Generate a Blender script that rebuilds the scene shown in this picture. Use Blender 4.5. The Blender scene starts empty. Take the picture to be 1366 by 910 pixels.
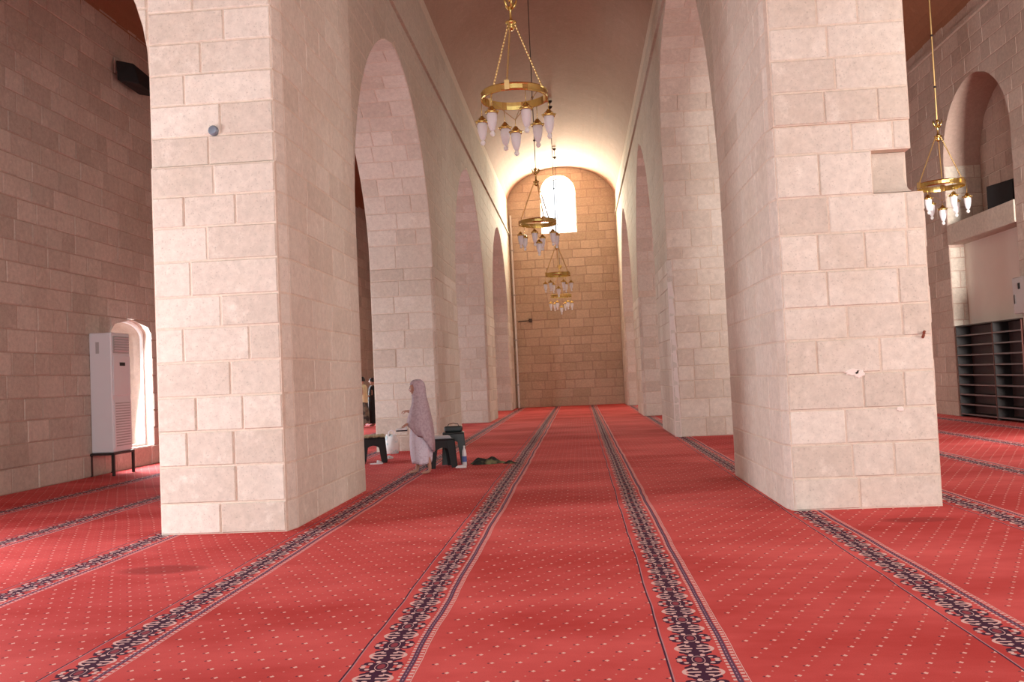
import bpy, bmesh, math, random
from mathutils import Matrix, Vector
sc = bpy.context.scene
C = sc.collection
PI = math.pi
sin, cos = math.sin, math.cos
random.seed(7)

# ------------------------------------------------------------------ camera
def make_camera():
    ya, pi_, ro = 0.0727322, 0.0396853, 0.0447043
    rx = Vector((cos(ya), sin(ya), 0)); fw = Vector((-sin(ya), cos(ya), 0)); up = Vector((0, 0, 1))
    y1 = up * cos(pi_) - fw * sin(pi_)
    z1 = up * sin(pi_) + fw * cos(pi_)
    R = rx * cos(ro) - y1 * sin(ro)
    U = rx * sin(ro) + y1 * cos(ro)
    cd = bpy.data.cameras.new('camera'); co = bpy.data.objects.new('camera', cd); C.objects.link(co)
    m = Matrix(((R.x, U.x, -z1.x, 0), (R.y, U.y, -z1.y, 0), (R.z, U.z, -z1.z, 1.4), (0, 0, 0, 1)))
    co.matrix_world = m
    cd.sensor_width = 36; cd.lens = 36 * 1200 / 1366; cd.clip_start = 0.1; cd.clip_end = 300
    sc.camera = co
make_camera()

# ------------------------------------------------------------------ light
w = bpy.data.worlds.new('world'); sc.world = w; w.use_nodes = True
bg = w.node_tree.nodes['Background']
bg.inputs[0].default_value = (0.94, 0.985, 1.0, 1); bg.inputs[1].default_value = 2.9

def area(name, loc, target, sx, sy, power, col=(1, 1, 1), spread=PI):
    l = bpy.data.lights.new(name, 'AREA'); l.shape = 'RECTANGLE'; l.size = sx; l.size_y = sy
    l.energy = power; l.color = col; l.spread = spread
    o = bpy.data.objects.new(name, l); C.objects.link(o); o.location = loc
    d = Vector(target) - Vector(loc); o.rotation_euler = d.to_track_quat('-Z', 'Y').to_euler()
    return o
# daylight through the hall's openings, plus unseen lamps added as fill
area('fill_right_wall', (6.6, -6.5, 3.2), (8.9, 19, 5.0), 3, 3, 520, (1.0, 0.94, 0.88), 0.55)  # unseen lamp added, aimed to brighten the right aisle wall
area('daylight_entrance', (-0.5, -6.5, 3.2), (-0.5, 20, 2.0), 16, 5.5, 620, (1.0, 0.985, 0.965))
area('daylight_end_window', (-0.6, 40.5, 8.9), (-0.6, 30, 9.6), 1.3, 2.2, 1700, (1.0, 0.94, 0.72))
area('daylight_left_window', (-8.72, 16.5, 1.6), (0, 16.5, 0.3), 1.4, 2.2, 320, (0.93, 0.96, 1.0))
for k, (yy, e) in enumerate(((6.0, 800), (25.0, 260), (30.2, 280))):  # lamps for the unseen left windows added to let in light
    area('daylight_left_window', (-8.72, yy, 1.8), (0, yy, 0.6), 1.4, 2.4, e, (0.93, 0.95, 1.0))
for k, (yy, e) in enumerate(((5.0, 480), (14.5, 240), (25.5, 200), (34.0, 260))):  # fill lamps added along the right wall, which has no windows
    area('fill_right_aisle', (8.7, yy, 2.6), (0, yy, 0.6), 1.6, 2.4, e, (1.0, 0.93, 0.86))

vs = sc.view_settings
vs.view_transform = 'Standard'; vs.look = 'None'; vs.gamma = 1.0; vs.use_curve_mapping = False
vs.exposure = -0.48

# ------------------------------------------------------------------ materials
def new_mat(name):
    m = bpy.data.materials.new(name); m.use_nodes = True
    nt = m.node_tree; b = nt.nodes['Principled BSDF']
    return m, nt, b
def N(nt, typ, **kw):
    n = nt.nodes.new(typ)
    for k, v in kw.items(): setattr(n, k, v)
    return n
def L(nt, a, b): nt.links.new(a, b)
def plain(name, col, rough=0.6, metal=0.0, var=0.0, scale=20.0, bump=0.0):
    m, nt, b = new_mat(name)
    b.inputs['Roughness'].default_value = rough; b.inputs['Metallic'].default_value = metal
    tc = N(nt, 'ShaderNodeTexCoord'); no = N(nt, 'ShaderNodeTexNoise'); no.inputs['Scale'].default_value = scale; no.inputs['Detail'].default_value = 4
    L(nt, tc.outputs['Object'], no.inputs['Vector'])
    mx = N(nt, 'ShaderNodeMix', data_type='RGBA'); v = var
    mx.inputs[6].default_value = (*[c * (1 - v) for c in col], 1); mx.inputs[7].default_value = (*[min(1, c * (1 + v)) for c in col], 1)
    L(nt, no.outputs['Fac'], mx.inputs[0]); L(nt, mx.outputs[2], b.inputs['Base Color'])
    if bump:
        bp = N(nt, 'ShaderNodeBump'); bp.inputs['Strength'].default_value = bump; bp.inputs['Distance'].default_value = 0.01
        L(nt, no.outputs['Fac'], bp.inputs['Height']); L(nt, bp.outputs['Normal'], b.inputs['Normal'])
    return m
def stone_mat(name, c1, c2, c3, tone=0.16, bump=0.35):
    # c1..c2 per-block tone, c3 stain colour
    m, nt, b = new_mat(name); b.inputs['Roughness'].default_value = 0.85
    ge = N(nt, 'ShaderNodeNewGeometry')
    at = N(nt, 'ShaderNodeAttribute', attribute_name='rnd')
    big = N(nt, 'ShaderNodeTexNoise'); big.inputs['Scale'].default_value = 0.9; big.inputs['Detail'].default_value = 5; big.inputs['Roughness'].default_value = 0.65
    fine = N(nt, 'ShaderNodeTexNoise'); fine.inputs['Scale'].default_value = 14; fine.inputs['Detail'].default_value = 8; fine.inputs['Roughness'].default_value = 0.7
    vec = N(nt, 'ShaderNodeVectorMath', operation='ADD'); L(nt, ge.outputs['Position'], vec.inputs[0])
    sc3 = N(nt, 'ShaderNodeVectorMath', operation='SCALE'); sc3.inputs['Scale'].default_value = 37
    cx = N(nt, 'ShaderNodeCombineXYZ'); L(nt, at.outputs['Fac'], cx.inputs[0]); L(nt, at.outputs['Fac'], cx.inputs[2]); L(nt, cx.outputs[0], sc3.inputs[0]); L(nt, sc3.outputs[0], vec.inputs[1])
    L(nt, ge.outputs['Position'], big.inputs['Vector']); L(nt, vec.outputs[0], fine.inputs['Vector'])
    m1 = N(nt, 'ShaderNodeMix', data_type='RGBA'); m1.inputs[6].default_value = (*c1, 1); m1.inputs[7].default_value = (*c2, 1)
    L(nt, at.outputs['Fac'], m1.inputs[0])
    rp = N(nt, 'ShaderNodeMapRange'); rp.inputs[1].default_value = 0.48; rp.inputs[2].default_value = 0.75; rp.inputs[3].default_value = 0; rp.inputs[4].default_value = 0.55
    L(nt, big.outputs['Fac'], rp.inputs[0])
    m2 = N(nt, 'ShaderNodeMix', data_type='RGBA'); L(nt, m1.outputs[2], m2.inputs[6]); m2.inputs[7].default_value = (*c3, 1); L(nt, rp.outputs[0], m2.inputs[0])
    pat = N(nt, 'ShaderNodeTexNoise'); pat.inputs['Scale'].default_value = 3.2; pat.inputs['Detail'].default_value = 6; pat.inputs['Roughness'].default_value = 0.75
    L(nt, vec.outputs[0], pat.inputs['Vector'])
    pr1 = N(nt, 'ShaderNodeMapRange'); pr1.inputs[1].default_value = 0.55; pr1.inputs[2].default_value = 0.72; pr1.inputs[3].default_value = 0; pr1.inputs[4].default_value = 0.6
    L(nt, pat.outputs['Fac'], pr1.inputs[0])
    m3 = N(nt, 'ShaderNodeMix', data_type='RGBA'); L(nt, pr1.outputs[0], m3.inputs[0]); L(nt, m2.outputs[2], m3.inputs[6]); m3.inputs[7].default_value = (*[min(0.86, c * 1.12 + 0.03) for c in c2], 1)
    pr2 = N(nt, 'ShaderNodeMapRange'); pr2.inputs[1].default_value = 0.42; pr2.inputs[2].default_value = 0.28; pr2.inputs[3].default_value = 0; pr2.inputs[4].default_value = 0.5
    L(nt, pat.outputs['Fac'], pr2.inputs[0])
    m2 = N(nt, 'ShaderNodeMix', data_type='RGBA'); L(nt, pr2.outputs[0], m2.inputs[0]); L(nt, m3.outputs[2], m2.inputs[6]); m2.inputs[7].default_value = (*[c * 0.86 for c in c1], 1)
    rf = N(nt, 'ShaderNodeMapRange'); rf.inputs[1].default_value = 0.3; rf.inputs[2].default_value = 0.7; rf.inputs[3].default_value = 1 - tone; rf.inputs[4].default_value = 1 + tone
    L(nt, fine.outputs['Fac'], rf.inputs[0])
    # small dark pits
    vo = N(nt, 'ShaderNodeTexNoise'); vo.inputs['Scale'].default_value = 55; vo.inputs['Detail'].default_value = 2; L(nt, vec.outputs[0], vo.inputs['Vector'])
    rv = N(nt, 'ShaderNodeMapRange'); rv.inputs[1].default_value = 0.28; rv.inputs[2].default_value = 0.38; rv.inputs[3].default_value = 0.8; rv.inputs[4].default_value = 1.0
    L(nt, vo.outputs['Fac'], rv.inputs[0])
    mu = N(nt, 'ShaderNodeMath', operation='MULTIPLY'); L(nt, rf.outputs[0], mu.inputs[0]); L(nt, rv.outputs[0], mu.inputs[1])
    vm = N(nt, 'ShaderNodeVectorMath', operation='SCALE'); L(nt, m2.outputs[2], vm.inputs[0]); L(nt, mu.outputs[0], vm.inputs['Scale'])
    L(nt, vm.outputs[0], b.inputs['Base Color'])
    bp = N(nt, 'ShaderNodeBump'); bp.inputs['Strength'].default_value = bump; bp.inputs['Distance'].default_value = 0.012
    L(nt, mu.outputs[0], bp.inputs['Height']); L(nt, bp.outputs['Normal'], b.inputs['Normal'])
    return m
M = {}
M['stone'] = stone_mat('limestone', (0.53, 0.46, 0.385), (0.62, 0.55, 0.465), (0.53, 0.42, 0.32))
M['stone_pier'] = stone_mat('pale_limestone', (0.62, 0.545, 0.465), (0.75, 0.69, 0.61), (0.61, 0.515, 0.41), 0.12)
M['stone_wall'] = stone_mat('brown_limestone', (0.46, 0.37, 0.31), (0.59, 0.485, 0.415), (0.43, 0.32, 0.25))
M['stone_end'] = stone_mat('ochre_limestone', (0.50, 0.385, 0.285), (0.62, 0.49, 0.38), (0.46, 0.335, 0.235))
M['mortar'] = stone_mat('pointing_mortar', (0.68, 0.575, 0.475), (0.70, 0.59, 0.49), (0.60, 0.49, 0.39), 0.12, 0.4)
M['mortar_dark'] = stone_mat('brown_mortar', (0.46, 0.33, 0.27), (0.48, 0.34, 0.28), (0.42, 0.29, 0.23), 0.12, 0.4)
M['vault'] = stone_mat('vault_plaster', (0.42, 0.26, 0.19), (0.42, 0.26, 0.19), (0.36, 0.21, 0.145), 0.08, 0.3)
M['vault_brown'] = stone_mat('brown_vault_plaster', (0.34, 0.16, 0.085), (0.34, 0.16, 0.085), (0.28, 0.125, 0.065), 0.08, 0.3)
M['plaster'] = plain('white_plaster', (0.80, 0.74, 0.66), 0.8, 0, 0.03, 3)
M['brass'] = plain('polished_brass', (0.72, 0.54, 0.19), 0.26, 1.0, 0.1, 12)
M['black'] = plain('black_plastic', (0.006, 0.006, 0.007), 0.65, 0, 0.2, 9)
M['iron'] = plain('dark_iron', (0.03, 0.022, 0.02), 0.5, 0.3, 0.2, 9)
M['cable'] = plain('grey_cable', (0.07, 0.05, 0.045), 0.5, 0, 0.1, 9)
M['gold_rod'] = plain('brass_rod', (0.62, 0.42, 0.18), 0.35, 0.9, 0.1, 12)
M['ac'] = plain('white_enamel', (0.74, 0.72, 0.76), 0.35, 0, 0.02, 4)
M['ac_grey'] = plain('grey_enamel', (0.42, 0.40, 0.41), 0.4, 0, 0.05, 9)
M['white'] = plain('white_gloss', (0.85, 0.85, 0.86), 0.3, 0, 0.03, 9)
M['rack_dark'] = plain('black_laminate', (0.022, 0.016, 0.016), 0.45, 0, 0.2, 5)
M['rack_back'] = plain('brown_laminate', (0.10, 0.05, 0.045), 0.5, 0, 0.15, 4)
M['rack_edge'] = plain('grey_shelf_edge', (0.15, 0.125, 0.13), 0.4, 0, 0.1, 7)
M['rack_red'] = plain('red_brown_laminate', (0.12, 0.035, 0.025), 0.5, 0, 0.15, 7)
M['box_grey'] = plain('grey_painted_steel', (0.50, 0.47, 0.46), 0.45, 0, 0.03, 7)
M['skin'] = plain('skin', (0.52, 0.29, 0.21), 0.55, 0, 0.06, 20)
M['skin_leg'] = plain('skin_leg', (0.60, 0.40, 0.32), 0.55, 0, 0.06, 20)
M['hair'] = plain('dark_hair', (0.012, 0.01, 0.009), 0.5, 0, 0.3, 60, 0.4)
M['tan'] = plain('tan_cloth', (0.42, 0.33, 0.20), 0.8, 0, 0.2, 30, 0.3)
M['green_dark'] = plain('dark_green_plastic', (0.016, 0.021, 0.02), 0.45, 0, 0.15, 9)
M['blue'] = plain('blue_label', (0.10, 0.16, 0.42), 0.4, 0, 0.1, 9)
M['off_white'] = plain('off_white_matte', (0.84, 0.75, 0.69), 0.8, 0, 0.06, 12, 0.2)
M['rust'] = plain('rusty_iron', (0.26, 0.07, 0.04), 0.8, 0.2, 0.3, 40, 0.4)
M['disc'] = plain('blue_grey_metal', (0.20, 0.24, 0.30), 0.4, 0.4, 0.1, 20)
M['yellow_shirt'] = plain('cream_cotton', (0.72, 0.60, 0.34), 0.8, 0, 0.15, 14)
M['outside'] = plain('pale_ground', (0.75, 0.72, 0.66), 0.9, 0, 0.1, 2)

def pattern_cloth(name, base, dark, scale, thr=0.52, rough=0.8):
    m, nt, b = new_mat(name); b.inputs['Roughness'].default_value = rough
    tc = N(nt, 'ShaderNodeTexCoord'); vo = N(nt, 'ShaderNodeTexVoronoi'); vo.inputs['Scale'].default_value = scale
    no = N(nt, 'ShaderNodeTexNoise'); no.inputs['Scale'].default_value = scale * 0.7; no.inputs['Detail'].default_value = 3
    L(nt, tc.outputs['Object'], vo.inputs['Vector']); L(nt, tc.outputs['Object'], no.inputs['Vector'])
    r = N(nt, 'ShaderNodeMapRange'); r.inputs[1].default_value = thr - 0.06; r.inputs[2].default_value = thr + 0.06
    L(nt, no.outputs['Fac'], r.inputs[0])
    mx = N(nt, 'ShaderNodeMix', data_type='RGBA'); mx.inputs[6].default_value = (*base, 1); mx.inputs[7].default_value = (*dark, 1)
    L(nt, r.outputs[0], mx.inputs[0]); L(nt, mx.outputs[2], b.inputs['Base Color'])
    return m
M['veil'] = pattern_cloth('lilac_veil_cotton', (0.56, 0.47, 0.52), (0.47, 0.37, 0.43), 45)
M['skirt'] = pattern_cloth('pale_skirt_cotton', (0.76, 0.75, 0.86), (0.64, 0.60, 0.72), 60, 0.60)
M['camo'] = pattern_cloth('patterned_dark_cloth', (0.035, 0.03, 0.03), (0.20, 0.17, 0.12), 8, 0.5)
M['bundle'] = pattern_cloth('dark_green_garment', (0.02, 0.022, 0.018), (0.20, 0.19, 0.09), 7, 0.58)
M['bag'] = pattern_cloth('printed_white_bag', (0.80, 0.82, 0.80), (0.42, 0.62, 0.66), 14, 0.60, 0.35)

def frosted(name, col, em=0.0):
    m, nt, b = new_mat(name); b.inputs['Base Color'].default_value = (*col, 1); b.inputs['Roughness'].default_value = 0.4
    out = nt.nodes['Material Output']; tr = N(nt, 'ShaderNodeBsdfTranslucent'); tr.inputs[0].default_value = (*col, 1)
    mx = N(nt, 'ShaderNodeMixShader'); mx.inputs[0].default_value = 0.45
    L(nt, b.outputs[0], mx.inputs[1]); L(nt, tr.outputs[0], mx.inputs[2]); L(nt, mx.outputs[0], out.inputs[0])
    return m
M['frost'] = frosted('frosted_glass', (0.95, 0.95, 0.98))
M['ball'] = frosted('opal_ball', (0.98, 0.98, 0.98))
def glass_pane(name):
    m, nt, b = new_mat(name); out = nt.nodes['Material Output']
    nt.nodes.remove(b)
    tr = N(nt, 'ShaderNodeBsdfTransparent'); gl = N(nt, 'ShaderNodeBsdfGlossy'); gl.inputs['Roughness'].default_value = 0.05
    mx = N(nt, 'ShaderNodeMixShader'); mx.inputs[0].default_value = 0.06
    L(nt, tr.outputs[0], mx.inputs[1]); L(nt, gl.outputs[0], mx.inputs[2]); L(nt, mx.outputs[0], out.inputs[0])
    return m
M['glass'] = glass_pane('window_glass')
M['clear'] = glass_pane('clear_ball')

def carpet_mat():
    m, nt, b = new_mat('red_prayer_carpet'); b.inputs['Roughness'].default_value = 0.95
    ge = N(nt, 'ShaderNodeNewGeometry'); sp = N(nt, 'ShaderNodeSeparateXYZ'); L(nt, ge.outputs['Position'], sp.inputs[0])
    def mth(op, a, bb=None, c=None, clamp=False):
        n = N(nt, 'ShaderNodeMath', operation=op); n.use_clamp = clamp
        for i, v in enumerate((a, bb, c)):
            if v is None: continue
            if isinstance(v, (int, float)): n.inputs[i].default_value = v
            else: L(nt, v, n.inputs[i])
        return n.outputs[0]
    def lt(a, v, soft=0.0):     # 1 where a < v
        return mth('LESS_THAN', a, v)
    def AND(*a):
        r = a[0]
        for q in a[1:]: r = mth('MULTIPLY', r, q)
        return r
    def OR(*a):
        r = a[0]
        for q in a[1:]: r = mth('MAXIMUM', r, q)
        return r
    def band(x, lo, hi):
        return AND(mth('GREATER_THAN', x, lo), mth('LESS_THAN', x, hi))
    # slight waviness of the laid strips
    wn = N(nt, 'ShaderNodeTexNoise'); wn.inputs['Scale'].default_value = 0.8; L(nt, ge.outputs['Position'], wn.inputs['Vector'])
    X = mth('ADD', sp.outputs[0], mth('MULTIPLY', mth('SUBTRACT', wn.outputs['Fac'], 0.5), 0.05)); Y = sp.outputs[1]
    S = 1.5506
    q = mth('MULTIPLY', mth('FRACT', mth('DIVIDE', mth('ADD', X, 1.20 + 10 * S), S)), S)    # 0 at the thin line of each border
    # border layout (m): thin line 0.0, motif 0.06..0.25, braid 0.27..0.34
    thin = OR(band(q, 0.0, 0.009))
    thin2 = band(q, 0.009, 0.015)
    u = mth('DIVIDE', mth('SUBTRACT', q, 0.155), 0.095)        # -1..1 across the motif
    P = 0.355
    v = mth('FRACT', mth('DIVIDE', Y, P))
    vc = mth('ABSOLUTE', mth('SUBTRACT', v, 0.5))               # 0 centre of medallion .5 at bow
    vb = mth('SUBTRACT', 0.5, vc)                               # distance to the bow line
    au = mth('ABSOLUTE', u)
    # dark medallion and lobes
    def ell(a, ra, c, rc, ca=0.0, cc=0.0):
        x1 = mth('DIVIDE', mth('SUBTRACT', a, ca), ra); y1 = mth('DIVIDE', mth('SUBTRACT', c, cc), rc)
        return mth('ADD', mth('MULTIPLY', x1, x1), mth('MULTIPLY', y1, y1))
    med = lt(ell(au, 0.62, vc, 0.30), 1)
    lobe1 = lt(ell(au, 0.30, vc, 0.075, 0.72, 0.13), 1)
    lobe2 = lt(ell(au, 0.30, vc, 0.07, 0.55, 0.33), 1)
    lobe3 = lt(ell(au, 0.34, vb, 0.10, 0.42, 0.07), 1)
    tip = lt(ell(au, 0.20, vc, 0.045, 1.0, 0.06), 1)
    eb = ell(au, 0.96, vb, 0.19, 0.02, 0.0)
    spine = lt(au, mth('ADD', 0.40, mth('MULTIPLY', 0.22, mth('COSINE', mth('MULTIPLY', vc, 25.13)))))
    inner = AND(lt(eb, 0.80), mth('GREATER_THAN', vb, 0.05))
    dark = OR(med, lobe1, lobe2, lobe3, tip, spine, inner)
    bow = AND(band(eb, 0.76, 1.12), mth('GREATER_THAN', au, 0.36))
    bowline = AND(lt(vb, 0.024), band(au, 0.10, 0.92))
    petal1 = lt(ell(au, 0.13, vc, 0.035, 0.66, 0.12), 1)
    petal2 = lt(ell(au, 0.13, vc, 0.05, 0.30, 0.20), 1)
    petal3 = lt(ell(au, 0.14, vc, 0.035, 0.95, 0.035), 1)
    ering = OR(band(ell(au, 0.34, vc, 0.17), 0.80, 1.0), lt(ell(au, 0.15, vb, 0.03, 0.33, 0.115), 1))
    core = lt(ell(au, 0.2, vc, 0.10), 1)
    light = OR(bow, bowline, petal1, petal2, petal3, ering)
    inm = lt(au, 1.12)
    dark = AND(dark, inm); light = AND(light, inm)
    # braid
    bq = mth('SUBTRACT', q, 0.272)
    inb = band(bq, 0.0, 0.075)
    tooth = lt(mth('FRACT', mth('DIVIDE', Y, 0.044)), 0.5)
    bl = AND(inb, OR(AND(OR(band(bq, 0.0, 0.016), band(bq, 0.046, 0.066)), tooth), band(bq, 0.069, 0.073)))
    bd = AND(inb, OR(band(bq, 0.016, 0.042)))
    bdl = AND(band(bq, 0.026, 0.032), tooth)
    # field dots
    fx = mth('SUBTRACT', q, 0.36)
    infield = OR(mth('GREATER_THAN', q, 0.40), mth('GREATER_THAN', 0.0, q))
    CX, CY = 0.14, 0.27
    def dots(ox, oy, r, cx=CX, cy=CY, ry=1.2):
        a = mth('SUBTRACT', mth('FRACT', mth('DIVIDE', mth('ADD', fx, ox), cx)), 0.5)
        c = mth('SUBTRACT', mth('FRACT', mth('DIVIDE', mth('ADD', Y, oy), cy)), 0.5)
        a = mth('ABSOLUTE', mth('MULTIPLY', a, cx)); c = mth('ABSOLUTE', mth('MULTIPLY', c, cy / ry))
        return lt(mth('ADD', a, c), r)
    big = OR(dots(0, 0, 0.0125), dots(CX / 2, CY / 2, 0.0125))
    small = OR(dots(CX / 4, CY / 4, 0.0065), dots(3 * CX / 4, 3 * CY / 4, 0.0065))
    drk = OR(dots(0.018, 0.004, 0.008), dots(CX / 2 + 0.018, CY / 2 + 0.004, 0.008))
    big = AND(big, infield); small = AND(small, infield); drk = AND(drk, infield)
    # base red with nap variation
    n1 = N(nt, 'ShaderNodeTexNoise'); n1.inputs['Scale'].default_value = 0.55; n1.inputs['Detail'].default_value = 5; n1.inputs['Roughness'].default_value = 0.6
    mp = N(nt, 'ShaderNodeMapping'); mp.inputs['Scale'].default_value = (0.8, 1.5, 1); L(nt, ge.outputs['Position'], mp.inputs[0]); L(nt, mp.outputs[0], n1.inputs['Vector'])
    n2 = N(nt, 'ShaderNodeTexNoise'); n2.inputs['Scale'].default_value = 160; n2.inputs['Detail'].default_value = 2; L(nt, ge.outputs['Position'], n2.inputs['Vector'])
    cr = N(nt, 'ShaderNodeValToRGB'); e = cr.color_ramp.elements
    e[0].position = 0.36; e[0].color = CARPET[0]; e[1].position = 0.66; e[1].color = CARPET[1]
    L(nt, n1.outputs['Fac'], cr.inputs[0])
    cur = cr.outputs[0]
    def over(fac, col):
        nonlocal cur
        mx = N(nt, 'ShaderNodeMix', data_type='RGBA'); L(nt, fac, mx.inputs[0]); L(nt, cur, mx.inputs[6]); mx.inputs[7].default_value = (*col, 1); cur = mx.outputs[2]
    DK = (0.060, 0.014, 0.042); LT = (0.76, 0.50, 0.47); RD = (0.30, 0.05, 0.07)
    over(small, (0.66, 0.30, 0.27)); over(drk, (0.16, 0.04, 0.06)); over(big, (0.80, 0.50, 0.44))
    over(dark, DK); over(light, LT); over(AND(core, inm), RD)
    over(thin, DK); over(thin2, (0.50, 0.25, 0.28))
    over(bd, (0.13, 0.05, 0.10)); over(bdl, (0.40, 0.25, 0.32)); over(bl, LT)
    # two darker oval patches on the carpet
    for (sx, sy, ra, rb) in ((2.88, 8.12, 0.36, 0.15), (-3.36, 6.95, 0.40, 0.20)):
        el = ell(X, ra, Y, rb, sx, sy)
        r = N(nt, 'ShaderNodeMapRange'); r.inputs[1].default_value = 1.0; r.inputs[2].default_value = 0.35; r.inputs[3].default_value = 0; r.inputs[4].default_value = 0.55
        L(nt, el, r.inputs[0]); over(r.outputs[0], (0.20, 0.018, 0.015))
    hs = N(nt, 'ShaderNodeMapRange'); hs.inputs[3].default_value = 0.85; hs.inputs[4].default_value = 1.15; L(nt, n2.outputs['Fac'], hs.inputs[0])
    vm = N(nt, 'ShaderNodeVectorMath', operation='SCALE'); L(nt, cur, vm.inputs[0]); L(nt, hs.outputs[0], vm.inputs['Scale'])
    L(nt, vm.outputs[0], b.inputs['Base Color'])
    b.inputs['Specular IOR Level'].default_value = 0.15
    bp = N(nt, 'ShaderNodeBump'); bp.inputs['Strength'].default_value = 0.25; bp.inputs['Distance'].default_value = 0.006
    L(nt, n2.outputs['Fac'], bp.inputs['Height']); L(nt, bp.outputs['Normal'], b.inputs['Normal'])
    return m
CARPET = ((0.50, 0.048, 0.044, 1), (0.74, 0.125, 0.120, 1))
M['carpet'] = carpet_mat()

# ------------------------------------------------------------------ mesh helpers
class MB:
    def __init__(s): s.v = []; s.f = []; s.r = []
    def add(s, vs_, fs, rnd=0.5):
        o = len(s.v); s.v += [tuple(p) for p in vs_]
        for f in fs: s.f.append(tuple(o + i for i in f)); s.r.append(rnd)
    def quad(s, a, b, c, d, rnd=0.5): s.add([a, b, c, d], [(0, 1, 2, 3)], rnd)
    def box(s, x0, x1, y0, y1, z0, z1, rnd=0.5, rot=None, org=(0, 0, 0)):
        vv = [(x0, y0, z0), (x1, y0, z0), (x1, y1, z0), (x0, y1, z0), (x0, y0, z1), (x1, y0, z1), (x1, y1, z1), (x0, y1, z1)]
        if rot is not None: vv = [tuple(rot @ Vector(p) + Vector(org)) for p in vv]
        s.add(vv, [(0, 3, 2, 1), (4, 5, 6, 7), (0, 1, 5, 4), (1, 2, 6, 5), (2, 3, 7, 6), (3, 0, 4, 7)], rnd)
    def tube(s, pts, r, n=8, cap=True, rr=None):
        pts = [Vector(p) for p in pts]; rings = []
        for i, p in enumerate(pts):
            d = (pts[min(i + 1, len(pts) - 1)] - pts[max(i - 1, 0)]).normalized()
            a = d.cross(Vector((0, 0, 1)));
            if a.length < 1e-3: a = Vector((1, 0, 0))
            a.normalize(); b_ = d.cross(a); R = rr[i] if rr else r
            rings.append([p + (a * cos(2 * PI * k / n) + b_ * sin(2 * PI * k / n)) * R for k in range(n)])
        s.loft(rings, cap)
    def loft(s, rings, cap=True):
        n = len(rings[0]); vv = [p for r in rings for p in r]; fs = []
        for i in range(len(rings) - 1):
            for k in range(n):
                fs.append((i * n + k, i * n + (k + 1) % n, (i + 1) * n + (k + 1) % n, (i + 1) * n + k))
        if cap: fs.append(tuple(range(n))[::-1]); fs.append(tuple((len(rings) - 1) * n + k for k in range(n)))
        s.add(vv, fs)
    def lathe(s, prof, org=(0, 0, 0), n=14, cap=False):
        o = Vector(org)
        s.loft([[o + Vector((r * cos(2 * PI * k / n), r * sin(2 * PI * k / n), z)) for k in range(n)] for r, z in prof], cap)
    def build(s, name, mat, parent=None, smooth=False, attr=True, mats=None):
        me = bpy.data.meshes.new(name); me.from_pydata(s.v, [], s.f)
        if attr:
            a = me.attributes.new('rnd', 'FLOAT', 'FACE'); a.data.foreach_set('value', s.r)
        me.materials.append(mat)
        if smooth: me.polygons.foreach_set('use_smooth', [True] * len(s.f))
        me.update()
        o = bpy.data.objects.new(name, me); C.objects.link(o)
        if parent: o.parent = parent
        return o
def bevel(o, wd=0.01, seg=2):
    m = o.modifiers.new('bevel', 'BEVEL'); m.width = wd; m.segments = seg; m.limit_method = 'ANGLE'; return o
def tag(o, label, cat, group=None):
    o['label'] = label; o['category'] = cat
    if group: o['group'] = group
    return o
def empty(name, loc, label, cat, group=None, rz=0):
    o = bpy.data.objects.new(name, None); C.objects.link(o); o.location = loc; o.rotation_euler = (0, 0, rz); o.empty_display_size = 0.2
    return tag(o, label, cat, group)
def struct(o): o['kind'] = 'structure'; return o
def dup(o, parent=None):
    c = o.copy(); C.objects.link(c); c.parent = parent
    for ch in list(o.children): dup(ch, c)
    return c

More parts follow.
